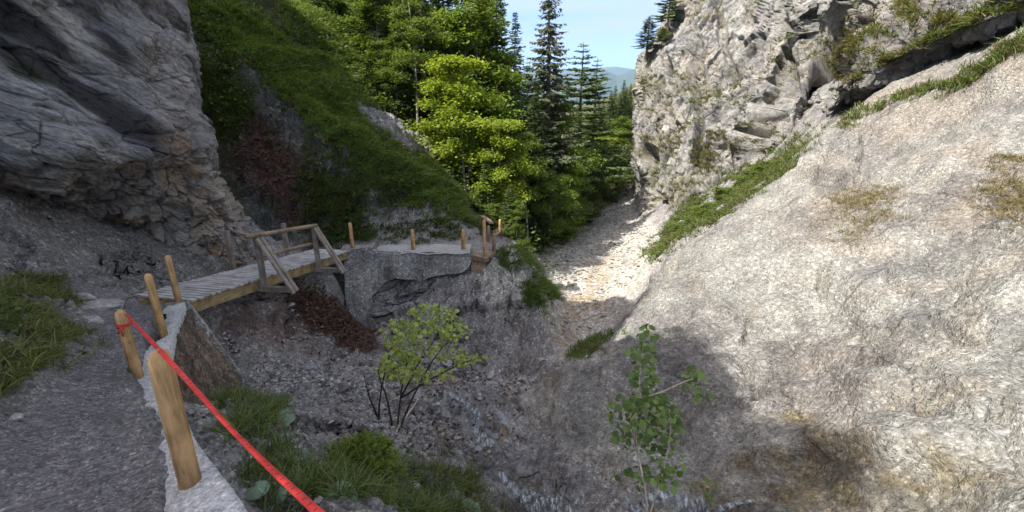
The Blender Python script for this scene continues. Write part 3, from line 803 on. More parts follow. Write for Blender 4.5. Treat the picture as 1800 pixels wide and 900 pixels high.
make_post(base_at(859, 428, 14.4), .62, .055, 'dark brown post behind the tall slender landing post', mat='rail')
make_post(base_at(879, 410, 15.6), .52, .05, 'pale yellowish post at the end of the short handrail by the trees')

# red slackline tape, flat with dark dashes, from the second post past the first one and on towards the viewer
tape_pts = np.array([pB + [.02, .05, .60], U(222, 553, 3.95), U(277, 612, 2.08), U(340, 681, 1.72), U(400, 748, 1.42), U(470, 818, 1.14), U(555, 897, .93), U(640, 975, .74)])
tp = catmull(tape_pts, 160)
T = np.gradient(tp, axis=0); T /= np.linalg.norm(T, axis=1)[:, None]
view = tp / np.linalg.norm(tp, axis=1)[:, None]
twist = .45 * np.sin(np.linspace(0, 7.5, 160))[:, None] * np.array([.6, .5, -.2])
sd_ = np.cross(T, view * .7 + np.array([0, -.2, -.6]) + twist); sd_ /= np.linalg.norm(sd_, axis=1)[:, None]
nu = np.cross(sd_, T)
hw = .0095
cols_ = np.empty((160, 6, 3)); cols_[:] = (.62, .035, .03)
prof = [(-hw, .0015), (-.003, .0018), (.003, .0018), (hw, .0015), (hw, -.0015), (-hw, -.0015)]
P = np.stack([tp + sd_ * a + nu * b for a, b in prof], 1)
ln = np.concatenate([[0], np.cumsum(np.linalg.norm(np.diff(tp, axis=0), axis=1))])
t = NT('red_webbing')
att = t.n('Attribute', attribute_name='Col').outputs['Color']
uvc = t.n('SeparateColor', ins={'Color': att})
dash = t.ramp(t.add(t.add(uvc.outputs[0], 60.0, 'MULTIPLY'), 1.0, 'MODULO'), [(.0, 1.0), (.82, 1.0), (.84, .1), (.96, .1), (.98, 1.0)])
mid = t.ramp(uvc.outputs[1], [(.22, 1.0), (.3, 0.0), (.7, 0.0), (.78, 1.0)])
msk = t.mix(dash, mid, 1.0, 'ADD')
wv_ = t.n('TexNoise', ins={'Vector': t.n('NewGeometry').outputs['Position'], 'Scale': 220.0, 'Detail': 2.0}).outputs['Fac']
dirt = t.n('TexNoise', ins={'Vector': t.n('NewGeometry').outputs['Position'], 'Scale': 14.0, 'Detail': 5.0}).outputs['Fac']
c_ = t.mix(t.mix((.05, .01, .01), (.62, .04, .032), msk, 'MIX'), t.ramp(dirt, [(.35, (.55, .6, .6)), (.6, (1, 1, 1))]))
pb_ = t.n('BsdfPrincipled', ins={'Base Color': c_, 'Roughness': .6, 'Normal': t.n('Bump', ins={'Height': wv_, 'Strength': .5, 'Distance': .002}).outputs[0]})
t.link(pb_.outputs[0], t.out.inputs[0]); M['tape'] = t.m
cols_[..., 0] = ln[:, None] * .5
cols_[..., 1] = np.array([0, .4, .6, 1, 1, 0])[None]
cols_[..., 2] = 0
tape_mb = MB().grid(P, cols_, closed=True)
for zz, tl_ in ((.60, .012), (.612, -.01), (.588, .004)):              # turns of webbing round the post
    th_ = np.linspace(0, 2 * math.pi, 30, endpoint=False)
    ringp = np.stack([pB + np.stack([np.cos(th_) * rr_, np.sin(th_) * rr_, zz + hh_ + tl_ * np.sin(th_ * 1.0 + 1)], -1) for rr_, hh_ in ((.050, -.008), (.053, -.008), (.053, .008), (.050, .008))], 1)
    cr_ = np.empty(ringp.shape); cr_[:] = (.001, 0, 0)
    tape_mb.grid(ringp.transpose(1, 0, 2), cr_.transpose(1, 0, 2), closed=True)
for dx_, dz_ in ((.01, -.09), (-.03, -.06)):                            # loose tail ends of the knot
    e0 = pB + np.array([.02, -.052, .595])
    tape_mb.box(e0, e0 + np.array([dx_, -.012, dz_]), .014, .003, up=(0, 1, .2), C=(.001, 0, 0))
tape_mb.build('barrier_tape', M['tape'], label='long red webbing tape stretched past the thick wooden post', cat='tape')
# loose dark cord tied round the second post, running to the bridge
MB().tube(catmull(np.array([pB + [.0, -.03, .63], U(222, 528, 4.6), U(232, 522, 5.6), U(245, 519, 6.6)]), 24), .006, 6, (.5, .2, .15)).build(
    'cord', M['rail'], label='thin dark cord running from the taped post to the bridge deck', cat='cord')

# ------------------------------------------------------------------ near retaining wall with its pale top
outl = np.array([(.75, -.9), (.1, .3)] + OUT)
seg = np.concatenate([[0], np.cumsum(np.linalg.norm(np.diff(outl, axis=0), axis=1))])
NS = 260
ss = np.linspace(0, seg[-1], NS)
ox, oy = np.interp(ss, seg, outl[:, 0]), np.interp(ss, seg, outl[:, 1])
for _ in range(14):
    ox[1:-1] = (ox[:-2] + ox[1:-1] * 2 + ox[2:]) / 4; oy[1:-1] = (oy[:-2] + oy[1:-1] * 2 + oy[2:]) / 4
tx, ty = np.gradient(ox), np.gradient(oy); nrm_ = np.hypot(tx, ty); tx /= nrm_; ty /= nrm_
nx_, ny_ = ty, -tx                                     # outward, towards the gully
uz = np.interp(ss, np.linspace(0, seg[-1], 12), upper(np.interp(np.linspace(0, seg[-1], 12), ss, ox), np.interp(np.linspace(0, seg[-1], 12), ss, oy))) + .035
f = ss / seg[-1]
wid = .30 + .10 * np.sin(ss * 2.1 + 1) + .10 * fbm(np.stack([ss * 2.3, 0 * ss, 0 * ss], -1), 4) - .14 * sstep(.72, .95, f)
wall = empty('retaining_wall', (float(ox[NS // 2]), float(oy[NS // 2]), float(uz[NS // 2])),
             label='low concrete retaining wall along the footpath with a pale rough top', cat='wall')
off = np.array(wall.location)
us = np.linspace(0, 1, 14)
P = np.stack([np.stack([ox - nx_ * wid * u, oy - ny_ * wid * u, uz - .05 * u ** 3 + .012 * fbm(np.stack([ox * 6, oy * 6, 0 * ox + u * 3], -1), 3)], -1) for u in us], 1)
edge_ = np.stack([ox + nx_ * .004, oy + ny_ * .004, uz - .14], -1)[:, None]
P = np.concatenate([edge_, P], 1)
MB().grid(P - off, (.46, .455, .45)).build('coping', M['kerb'], wall)
vs = np.linspace(0, 1, 40)
bat = .06 + .85 * sstep(.45, 1.0, f) ** 1.3
rough = lambda A, B_: .05 * fbm(np.stack([A * 5, B_ * 5, 0 * A], -1), 4)
Fb = np.stack([np.stack([ox + nx_ * (-.012 + bat * v + rough(ss, 0 * ss + v * 2.4)), oy + ny_ * (-.012 + bat * v + rough(ss, 0 * ss + v * 2.4)), uz - .10 - 2.5 * v], -1) for v in vs], 1)
Cw = np.empty(Fb.shape); Cw[:] = (.17, .125, .095)
Cw *= (.75 + .5 * sstep(-.4, .4, fbm(np.stack([Fb[..., 0] * 3, Fb[..., 1] * 3, Fb[..., 2] * 1.0], -1), 4)))[..., None]
MB().grid(Fb - off, Cw).build('face', M['ground'], wall)
# the wall's pale sloping end
topE, botE = np.array([ox[-1], oy[-1], uz[-1]]), Fb[-1, -1]
nE = np.array([nx_[-1], ny_[-1], 0]); tE = np.array([tx[-1], ty[-1], 0])
mb = MB()
cen = np.stack([topE * (1 - v) + botE * v for v in np.linspace(0, 1, 30)])
wE = .09
ringo = [(-wE, .03), (wE * .7, .03), (wE * .7, -.6), (-wE, -.6)]
Pq = np.stack([cen + tE * (a + .05) + nE * b + rng.normal(size=(30, 3)) * .006 for a, b in ringo], 1)
mb.grid(Pq - off, (.42, .40, .37), closed=True)
mb.add(Pq[0] - off, [(0, 1, 2, 3)], (.26, .25, .235))
mb.build('buttress', M['concrete'], wall, smooth=False)

# ------------------------------------------------------------------ far concrete wall and bridge abutment
def plane_pt(px, py, p0, n):
    r = ray(px, py); return r * ((p0 @ n) / (r @ n))

def extruded(outline, back, sub=None, seed=0, amp=.012):
    """A closed block: an outline (points of one plane) and the same outline pushed along `back`."""
    P = np.array(outline); n = len(P)
    import bmesh
    bm = bmesh.new()
    vs = [bm.verts.new(p) for p in P]
    f = bm.faces.new(vs)
    r = bmesh.ops.extrude_face_region(bm, geom=[f])
    for v in r['geom']:
        if isinstance(v, bmesh.types.BMVert): v.co += Vector(back)
    bmesh.ops.triangulate(bm, faces=bm.faces[:])
    for _ in range(4):
        es = [e for e in bm.edges if e.calc_length() > .22]
        if not es: break
        bmesh.ops.subdivide_edges(bm, edges=es, cuts=1)
        bmesh.ops.triangulate(bm, faces=bm.faces[:])
    bmesh.ops.recalc_face_normals(bm, faces=bm.faces[:])
    V = np.array([v.co[:] for v in bm.verts])
    F = np.array([[v.index for v in fc_.verts] for fc_ in bm.faces])
    bm.verts.index_update()
    F = np.array([[v.index for v in fc_.verts] for fc_ in bm.faces])
    bm.free()
    V = V + np.stack([perlin(V * 2.5 + 3 * k) for k in range(3)], -1) * amp
    return V, F

wz = -3.40
p0 = np.array([-3.0, 11.80, wz]); wn = np.array([0.03, -1.0, .26]); wn /= np.linalg.norm(wn)
fwall = empty('concrete_wall', (-3.0, 11.9, wz), label='grey concrete wall with a ragged lower edge and a tall pier beside the bridge', cat='wall')
off = np.array(fwall.location)
ol = [(604, 446), (655, 441), (700, 442), (760, 443), (826, 446), (829, 456), (824, 470), (812, 480), (790, 482), (770, 484), (752, 489), (741, 496), (728, 492), (712, 491), (695, 489), (676, 497),
      (664, 512), (654, 520), (658, 545), (662, 575), (668, 612), (640, 605), (612, 590), (607, 520)]
V, F = extruded([plane_pt(a, b, p0, wn) for a, b in ol], (-.05, .55, 0))
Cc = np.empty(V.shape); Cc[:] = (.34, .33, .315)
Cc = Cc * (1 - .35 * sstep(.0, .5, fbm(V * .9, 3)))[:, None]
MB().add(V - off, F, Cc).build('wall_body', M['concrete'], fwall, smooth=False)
corner = plane_pt(604, 446, p0, wn)
wn2 = np.array([-.62, -.78, .12]); wn2 /= np.linalg.norm(wn2)
ol2 = [(604, 447), (607, 520), (612, 588), (596, 560), (576, 530), (574, 460), (574, 448)]
V, F = extruded([plane_pt(a, b, corner, wn2) + np.array([.0, .01, 0]) for a, b in ol2], (.25, .5, 0))
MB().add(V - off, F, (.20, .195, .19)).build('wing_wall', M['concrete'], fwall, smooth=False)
a = plane_pt(600, 444, p0, wn); b = plane_pt(656, 440, p0, wn)
V, F = extruded([a + [0, -.02, -.16], b + [0, -.02, -.16], b + [0, -.02, .1], a + [-.04, -.02, .07]], (-.12, 1.0, .02))
MB().add(V - off, F, (.33, .32, .30)).build('bearing_block', M['concrete'], fwall, smooth=False)
xs = np.linspace(b[0], plane_pt(826, 446, p0, wn)[0], 90)
yb = np.linspace(11.76, 12.5, 12)
XX, YY = np.meshgrid(xs, yb)
ZZ = wz + .06 + .05 * fbm(np.stack([XX * 1.6, YY * 1.6, 0 * XX], -1), 4) - .07 * sstep(11.95, 11.77, YY)
MB().grid(np.stack([XX, YY, ZZ], -1) - off, (.36, .35, .33)).build('coping', M['kerb'], fwall)

# the rock the wall stands on
Kx = [656, 690, 730, 770, 810, 850, 880]
rk = []
for py_, fwd in ((455, -.28), (480, -.20), (500, -.14), (525, -.02), (555, .14), (590, .25), (630, .35)):
    rk.append([tuple([plane_pt(px_, py_, p0, wn) + np.array([0, -fwd, 0])]) for px_ in Kx])
P = loft(rk, int(260 * RES), int(300 * RES)); N = normals(P)
if N[len(N) // 2, len(N) // 2] @ (-P[len(P) // 2, len(P) // 2]) < 0: N = -N
ra, ea_ = facets(P * np.array([1.3, 1.3, 2.0]), .3); rb_, eb_ = facets(P * np.array([3.6, 3.6, 5.0]) + 4, .3)
P = P + N * (.16 * ra + .07 * rb_ + .03 * fbm(P * 5, 3) - .02)[..., None]
Cr_ = np.empty(P.shape); Cr_[:] = (.25, .24, .235)
Cr_ = mixc(Cr_, (.36, .34, .31), sstep(.0, .5, fbm(P * 1.2 + 3, 4)) * .8)
Cr_ = mixc(Cr_, (.12, .115, .11), sstep(.15, .5, fbm(P * 1.5 + 43, 4)) * .7)
MB().grid(P, Cr_).build('rock_outcrop_terrain', M['wetrock'], kind='structure', smooth=False)

rod = MB()
q0, q1, q2 = plane_pt(736, 474, p0, wn) + [0, -.06, 0], plane_pt(744, 474, p0, wn) + [0, -.06, 0], plane_pt(744, 528, p0, wn) + [0, -.12, 0]
rod.tube([q0, (q0 + q1) / 2, q1], .012, 6, (.06, .055, .06)).tube([q1, (q1 + q2) / 2, q2], .011, 6, (.09, .085, .085))
rod.box(q1 + [0, 0, -.10], q1 + [-.0, 0, -.20], .09, .02, up=(0, 1, 0), C=(.3, .3, .3))
rod.build('marker_rod', M['iron'], label='thin metal rod with a short arm against the far concrete wall', cat='rod')

# earth landing with its timber edge, beyond the far wall
lm = MB()
l0, l1, l2 = U(828, 452, 12.4), U(854, 458, 12.3), U(876, 441, 13.6)
lm.box(l0 + [0, 0, .02], l1 + [0.02, 0, .02], .12, .14, C=(1, 1, 1)).box(l1 + [.0, 0.02, .015], l2 + [0, 0, .02], .12, .13)
lm.build('landing_edge', M['rail'], label='brown timber edging around the small earth landing', cat='timber', smooth=False)
lx, ly = np.linspace(0, 1, 14), np.linspace(0, 1, 14)
A0, A1, A2, A3 = l0, l1, l2, U(842, 432, 13.8)
bl = np.stack([[(A0 * (1 - u) + A1 * u) * (1 - v) + (A3 * (1 - u) + A2 * u) * v for u in lx] for v in ly])
bl[..., 2] += .03 + .02 * fbm(bl * 3, 3)
sk = bl[0].copy(); sk[:, 2] -= .75; sk[:, 1] -= .05
bl = np.concatenate([sk[None], bl])
MB().grid(bl, (.27, .19, .14)).build('landing', M['path'], kind='structure')
# handrail stub joining the landing posts
MB().tube([U(868, 413, 13.2), U(874, 411, 14.4), U(880, 408, 15.5)], .035, 8).build('handrail', M['post'], label='short wooden handrail between the stub post and the pale yellowish post', cat='rail')
# grey board barrier behind the landing
bb = empty('board_barrier', tuple(U(842, 402, 16)), label='low barrier of grey weathered boards behind the landing', cat='barrier')
off = np.array(bb.location)
for k, (ya, yb_, h) in enumerate([(381, 381, .10), (389, 388, .16), (397, 396, .16)]):
    MB().box(U(829, ya, 16) - off, U(851, yb_, 15.6) - off, .05, h, C=(1.1, 1.1, 1.1) if k == 0 else (.8, .8, .8)).build('board', M['oldwood'], bb, smooth=False)
MB().box(U(848, 380, 15.6) - off, U(864, 392, 14.6) - off, .16, .05, C=(1.2, 1.1, 1.0)).build('top_rail', M['oldwood'], bb, smooth=False)
for px in (832, 848): MB().box(U(px, 404, 15.9) - off, U(px, 380, 15.9) - off, .08, .08, up=(0, 1, 0), C=(.7, .7, .7)).build('post', M['oldwood'], bb, smooth=False)

# ------------------------------------------------------------------ footbridge
Rn, Rf = np.array([-5.22, 6.42, -2.66]), np.array([-4.66, 11.80, -3.33])
Ln, Lf = np.array([-6.22, 6.60, -2.64]), np.array([-5.66, 11.95, -3.33])
bridge = empty('footbridge', tuple((Rn + Lf) / 2), label='narrow wooden footbridge of pale slats crossing the gully', cat='bridge')
off = np.array(bridge.location)
R_ = lambda s: Rn * (1 - s) + Rf * s
L_ = lambda s: Ln * (1 - s) + Lf * s
mb = MB(); n = 40
for k in range(n):
    s = (k + .5) / n
    j = rng.normal(size=2) * .015
    a, b_ = L_(s) - off + [-.02 + j[0], 0, 0], R_(s) - off + [.06 + j[1], 0, rng.normal() * .003]
    mb.box(a, b_, .076, .03, C=np.ones(3) * rng.uniform(.82, 1.1))
mb.build('deck', M['plank'], bridge, smooth=False)
for side, (fn, inx) in enumerate(((R_, -.07), (L_, .10))):
    MB().box(fn(-.01) - off + [inx, 0, -.14], fn(1.0) - off + [inx, 0, -.14], .11, .18).build('stringer', M['stringer'], bridge, smooth=False)
MB().box((R_(0) + L_(0)) / 2 - off + [-.02, 0, -.14], (R_(1) + L_(1)) / 2 - off + [0, 0, -.14], .11, .18).build('stringer', M['stringer'], bridge, smooth=False)
def s_for(px, fn):
    t_ = np.linspace(0, 1, 400); q = np.array([fn(x) for x in t_])
    return t_[np.argmin(np.abs(project(q)[0] - px))]
up_ = np.array([0, 0, 1.0]); outw = np.array([1, -.10, 0]); outw /= np.linalg.norm(outw)
tops = []
for px in (456, 553):
    s = s_for(px, R_); b_ = R_(s) - off + outw * .09
    MB().box(b_ - up_ * .16, b_ + up_ * .86, .09, .09, up=(0, 1, 0)).build('rail_post', M['oldwood'], bridge, smooth=False)
    tops.append(b_ + up_ * .86)
    MB().box(R_(s) - off - outw * .9 - up_ * .21, b_ + outw * .62 - up_ * .21, .08, .10).build('cross_beam', M['oldwood'], bridge, smooth=False)
    for dy in (-.07, .07):
        MB().box(b_ + up_ * .84 + np.array([0.05, dy, 0]), b_ + outw * .62 - up_ * .26 + np.array([.02, dy, 0]), .035, .10, up=(0, 1, 0)).build('brace', M['oldwood'], bridge, smooth=False)
for px in (475, 570):
    s = s_for(px - 60, L_); b_ = L_(s) - off - outw * .06
    MB().box(b_ - up_ * .16, b_ + up_ * .86, .09, .09, up=(0, 1, 0)).build('rail_post', M['oldwood'], bridge, smooth=False)
d_ = (tops[1] - tops[0]) / np.linalg.norm(tops[1] - tops[0])
MB().tube(np.linspace(tops[0] - d_ * .32 + up_ * .03, tops[1] + d_ * .12 + up_ * .03, 8), .045, 10, wob=.03).build('handrail', M['rail'], bridge)
MB().tube(np.linspace(tops[0] - up_ * .42 - d_ * .1 - outw * .08, tops[1] - up_ * .42 - outw * .08, 8), .042, 10, wob=.03).build('mid_rail', M['rail'], bridge)

# ------------------------------------------------------------------ stones, boulders, log
def boulder(center, rx, ry, rz, seed, colr, mat='stone', facet=.25, res=40, name='boulder', **k):
    th = np.linspace(0, math.pi, res); ph = np.linspace(0, 2 * math.pi, res * 2, endpoint=False)
    TH, PH = np.meshgrid(th, ph, indexing='ij')
    D = np.stack([np.sin(TH) * np.cos(PH), np.sin(TH) * np.sin(PH), np.cos(TH)], -1)
    f1, f2, cid = cells(D * 1.3 + seed * 3.7)
    r = 1 + .22 * fbm(D * 1.1 + seed, 3) + facet * (cid - .5) + .1 * sstep(0, .25, f2 - f1) + .05 * fbm(D * 5 + seed, 3)
    P = D * r[..., None] * np.array([rx, ry, rz])
    Cb = np.asarray(colr, float) * (1 + .25 * fbm(D * 2 + seed, 3))[..., None]
    return MB().grid(P, Cb, closed=True).build(name, M[mat], loc=tuple(center), **k)

q = W(974, 412)
boulder(q + [0, 0, .25], .75, .6, .55, 3, (.30, .15, .075), label='rusty brown boulder at the edge of the pale gravel bed', cat='boulder')
for (px, py, r, c_, lab) in [
        (790, 838, .22, (.27, .26, .27), 'flat pale grey stone with a broken face beside the dark wet rock'),
        (722, 862, .09, (.30, .29, .28), 'small pale stone at the edge of the grass below the spruce bush'),
        (763, 790, .05, (.42, .41, .39), 'small whitish stone beside the trickling stream'),
        (806, 803, .05, (.44, .43, .40), 'roundish whitish stone on the dark wet rock'),
        (905, 788, .06, (.40, .38, .36), 'single pinkish white stone in the shaded stream hollow'),
        (845, 770, .10, (.33, .27, .21), 'tan rounded stone next to the little cascade'),
        (560, 730, .06, (.35, .34, .33), 'pale stone lying loose at the foot of the scree'),
        (30, 735, .03, (.42, .41, .40), 'little white stone on the left edge of the footpath'),
        (52, 697, .03, (.38, .37, .36), 'little grey white stone beside the grassy bank'),
        (399, 870, .035, (.42, .41, .39), 'small white stone in the weeds just outside the kerb')]:
    q = W(px, py); D = q[1] * CP - q[2] * SP
    boulder(q + [0, 0, r * .25], r * 1.15, r, r * .7, px * .01, c_, name='stone', res=22, label=lab, cat='stone', group='loose stones')
for (px, py, w_, lab) in [(165, 536, .42, 'flat pale stone slab set in the path before the bridge'), (150, 563, .20, 'thin pale stone slab lower on the path before the bridge'),
                          (137, 521, .2, 'grey stone lying between the grass tuft and the bridge')]:
    q = W(px, py)
    boulder(q + [0, 0, -.02], w_, w_ * .45, .07, px * .013, (.36, .34, .33), name='flat_stone', res=26, facet=.1, label=lab, cat='stone', group='stones at the bridge head')
g0, g1 = W(722, 694), W(812, 687)
lg = np.linspace(g0, g1 + [0, 0, .22], 10); lg[:, 2] += .06 + .02 * np.sin(np.linspace(0, 5, 10))
MB().tube(lg, np.linspace(.035, .055, 10), 9, wob=.06).build('fallen_log', M['oldwood'], label='weathered grey log lying across the stream bank', cat='log')
bq = [W(742, 692) + [0, 0, .12], W(735, 720) + [0, 0, .2], W(718, 742) + [0, 0, .15], W(700, 775) + [0, 0, .2], W(688, 800) + [0, 0, .05]]
MB().tube(catmull(np.array(bq), 24), np.linspace(.02, .012, 24), 7, (1.3, 1.25, 1.2), wob=.08).build('fallen_branch', M['palebark'], label='thin pale dead branch curving down from the log', cat='branch')

# ------------------------------------------------------------------ stream
t = NT('stream_water')
pos = t.n('NewGeometry').outputs['Position']
nz = t.n('TexNoise', ins={'Vector': t.n('Mapping', ins={'Vector': pos, 'Scale': (9, 3, 3)}).outputs[0], 'Scale': 2.5, 'Detail': 6.0, 'Roughness': .65}).outputs['Fac']
foam = t.ramp(nz, [(.44, 0.0), (.66, .9)])
bmp = t.n('Bump', ins={'Height': nz, 'Strength': .8, 'Distance': .05})
wtr = t.n('BsdfPrincipled', ins={'Base Color': t.mix((.10, .11, .115), (.62, .66, .70), foam, 'MIX'), 'Roughness': .18, 'Normal': bmp.outputs[0]})
tr_ = t.n('BsdfTransparent')
alpha = t.n('Attribute', attribute_name='Col').outputs['Color']
mx = t.n('MixShader', ins={0: t.add(t.n('SeparateColor', ins={'Color': alpha}).outputs[0], t.add(t.add(nz, 1.7, 'MULTIPLY'), -.18, 'ADD'), 'MULTIPLY')})
t.link(tr_.outputs[0], mx.inputs[1]); t.link(wtr.outputs[0], mx.inputs[2]); t.link(mx.outputs[0], t.out.inputs[0])
M['water'] = t.m
def ribbon(pix, wid, name='water'):
    c = catmull(np.array([W(*p)[:2] for p in pix]), 120)
    tg = np.gradient(c, axis=0); tg /= np.linalg.norm(tg, axis=1)[:, None]
    nn = np.stack([tg[:, 1], -tg[:, 0]], -1)
    wv = np.interp(np.linspace(0, 1, 120), np.linspace(0, 1, len(wid)), wid) * (1 + .35 * fbm(np.stack([np.linspace(0, 9, 120), np.zeros(120), np.zeros(120)], -1), 3))
    us = np.linspace(-1, 1, 18)
    X = c[:, None, 0] + nn[:, None, 0] * wv[:, None] * us[None]; Y = c[:, None, 1] + nn[:, None, 1] * wv[:, None] * us[None]
    Z = H(X, Y) + .025
    Cw = np.broadcast_to(((1 - np.abs(us) ** 3) * .9)[None, :, None], (120, 18, 3))
    MB().grid(np.stack([X, Y, Z], -1), Cw).build(name, M['water'], kind='structure')
ribbon([(1010, 905), (960, 895), (915, 880), (895, 868), (880, 850)], [.3, .28, .2, .12, .06], 'stream')
ribbon([(870, 815), (850, 790), (838, 765), (832, 745), (815, 728), (790, 715)], [.09, .16, .12, .16, .09, .03], 'stream')
ribbon([(1330, 880), (1290, 880), (1230, 885), (1170, 890), (1100, 905)], [.02, .05, .09, .14, .2], 'stream')

# ------------------------------------------------------------------ grass and ground plants (nobody could count them)
def grass(name, pts, n_blades, length, width, colours, lean=(0, 0, 0), spread=.9, jitter=.06, up=1.0, **k):
    """Curved blades in tufts; pts are tuft positions."""
    pts = np.asarray(pts, float)
    T = np.repeat(pts, n_blades, 0)
    n = len(T)
    T = T + rng.normal(size=(n, 3)) * jitter * np.array([1, 1, .15])
    az = rng.uniform(0, 2 * math.pi, n); sp = np.abs(rng.normal(size=n)) * spread * .55
    d0 = np.stack([np.cos(az) * sp, np.sin(az) * sp, np.full(n, up)], -1) + np.asarray(lean) * .5
    d0 /= np.linalg.norm(d0, axis=1)[:, None]
    Ls = length * rng.uniform(.5, 1.25, n)
    sag = np.stack([np.cos(az) * .35, np.sin(az) * .35, np.full(n, -.55)], -1) * rng.uniform(.3, 1.3, n)[:, None] + np.asarray(lean) * .5
    side = np.cross(d0, rng.normal(size=(n, 3))); side /= np.linalg.norm(side, axis=1)[:, None]
    wd = width * rng.uniform(.7, 1.3, n)
    rows = []
    for s, ww in ((0, .8), (.45, 1.0), (.8, .6)):
        c = T + d0 * (Ls * s)[:, None] + sag * (Ls * s * s)[:, None]
        rows += [c - side * (wd * ww * .5)[:, None], c + side * (wd * ww * .5)[:, None]]
    tip = T + d0 * Ls[:, None] + sag * Ls[:, None]
    V = np.stack(rows + [tip], 1)
    b = np.arange(n)[:, None] * 7
    F4 = np.concatenate([b + np.array([0, 1, 3, 2]), b + np.array([2, 3, 5, 4])])
    F3 = b + np.array([4, 5, 6])
    cl = np.asarray(colours, float)
    tuft = np.repeat(rng.integers(0, len(cl), len(pts)), n_blades)
    pick = np.where(rng.random(n) < .6, tuft, rng.integers(0, len(cl), n))
    C = cl[pick] * rng.uniform(.7, 1.3, (n, 1))
    mb = MB()
    mb.add(V.reshape(-1, 3), F4, np.repeat(C, 7, 0))
    mb.f.append(F3)
    return mb.build(name, M['grass'], kind='stuff', **k)

def scatter(poly, n, soft_=.0, keep=None):
    """n points on the ground inside an outline."""
    P = np.array(poly); lo, hi = P.min(0) - soft_, P.max(0) + soft_
    out = []
    tot = 0
    while tot < n:
        q = rng.uniform(lo, hi, (n * 3, 2))
        s = poly_sd(q[:, 0], q[:, 1], poly) + rng.normal(size=len(q)) * soft_
        q = q[s > 0]
        if keep is not None: q = q[keep(q[:, 0], q[:, 1])]
        out.append(q); tot += len(q)
        if len(out) > 40: break
    q = np.concatenate(out)[:n]
    return np.stack([q[:, 0], q[:, 1], H(q[:, 0], q[:, 1])], -1)

GREEN = [(.06, .11, .02), (.075, .13, .025), (.095, .14, .03), (.11, .13, .035)]
DULL = [(.05, .065, .02), (.075, .08, .03), (.06, .075, .02), (.11, .10, .045)]
DRY = [(.13, .115, .045), (.10, .10, .03), (.16, .14, .07), (.08, .09, .025)]
LUSH = [(.07, .12, .02), (.09, .14, .025), (.11, .15, .03), (.06, .10, .02)]

dens = lambda lo, sc, off_: (lambda x, y: fbm(np.stack([x, y, 0 * x], -1) * sc + off_, 3) > lo)
bandA = WP([(330, 20), (420, 10), (520, 90), (600, 190), (690, 280), (800, 350), (828, 392), (760, 380), (690, 330), (600, 290), (540, 210), (470, 140), (400, 90)])
bandB = WP([(470, -40), (600, 20), (640, 120), (640, 185), (700, 270), (800, 345), (620, 240), (520, 110)])
patchC = WP([(332, 150), (400, 140), (435, 200), (410, 250), (345, 240)])
patchD = WP([(545, 300), (620, 330), (640, 420), (560, 425), (545, 360)])
patchE = WP([(640, 260), (720, 300), (740, 350), (660, 350), (600, 300)])
nobare = lambda q: q[(poly_sd(q[:, 0], q[:, 1], BARE) + rng.normal(size=len(q)) * .12) < -.1]
hs = nobare(np.concatenate([scatter(bandA, 5200, .25), scatter(bandB, 3200, .3)]))
grass('hillside_grass', hs, 12, .34, .026, [(.11, .19, .035), (.13, .22, .04), (.17, .23, .05), (.19, .21, .07), (.10, .15, .04)], lean=(.35, -.35, -.1))
grass('hillside_grass', np.concatenate([scatter(patchC, 900, .2), scatter(patchD, 1000, .25), scatter(patchE, 900, .3), scatter(bandA, 1200, .8, dens(.0, .9, 3))]), 11, .28, .024, DULL + GREEN[:2], lean=(.3, -.4, -.2))
# bank beside the path
bank1 = WP([(-60, 520), (20, 525), (60, 560), (108, 590), (98, 620), (50, 650), (15, 675), (-80, 700)])
bank2 = WP([(55, 505), (100, 495), (130, 520), (120, 540), (70, 540)])
grass('bank_grass', np.concatenate([scatter(bank1, 430, .14, dens(-.3, 2.2, 5)), scatter(bank2, 130, .05)]), 22, .19, .008, [(.11, .145, .035), (.15, .175, .05), (.085, .11, .03), (.20, .19, .08)], jitter=.04, spread=1.3)
# weeds outside the kerb
ker = WP([(372, 690), (430, 700), (500, 730), (490, 790), (540, 850), (600, 900), (460, 905), (430, 860), (400, 780)])
ker2 = WP([(560, 845), (700, 830), (840, 860), (860, 910), (560, 910)])
grass('wall_foot_grass', np.concatenate([scatter(ker, 330, .05), scatter(ker2, 300, .06, dens(-.15, 2.0, 9))]), 22, .26, .007, [(.075, .12, .025), (.11, .15, .035), (.06, .09, .03), (.14, .14, .055)], jitter=.035, spread=1.1)
grass('dry_grass', scatter(WP([(640, 850), (760, 800), (830, 860), (960, 860), (960, 905), (640, 905)]), 70, .1), 9, .34, .005, DRY, spread=1.3)
# far bank, slab crest, ledges
crest = WP([(1152, 458), (1230, 420), (1290, 375), (1405, 285), (1400, 250), (1300, 285), (1215, 350), (1160, 410), (1140, 440)])
grass('crest_grass', scatter(crest, 4200, .3, dens(-.12, .9, 15)), 11, .27, .02, LUSH + DRY + [(.13, .15, .04)], lean=(-.2, -.1, 0))
tufts = WP([(1000, 640), (1020, 610), (1060, 590), (1072, 600), (1040, 632)])
grass('stream_grass', scatter(tufts, 150, .2), 13, .20, .014, LUSH + DRY[:1])
lip = []
for a, b, n_ in [((1420, 262), (1500, 218), 60), ((1500, 217), (1590, 180), 110), ((1590, 181), (1660, 162), 120), ((1660, 163), (1740, 128), 150), ((1740, 128), (1830, 80), 260)]:
    for u in rng.random(n_ * 3 // 4):
        if perlin(np.array([u * 7 + a[0] * .03, 0, 0.])) < -.12: continue
        q = W(a[0] * (1 - u) + b[0] * u, a[1] * (1 - u) + b[1] * u + rng.normal() * 4)
        q = q + np.array([rng.normal() * .12, abs(rng.normal()) * .25, 0]); q[2] = ground_at(q[0], q[1]); lip.append(q)
grass('ledge_grass', lip, 13, .30, .018, LUSH + DRY)
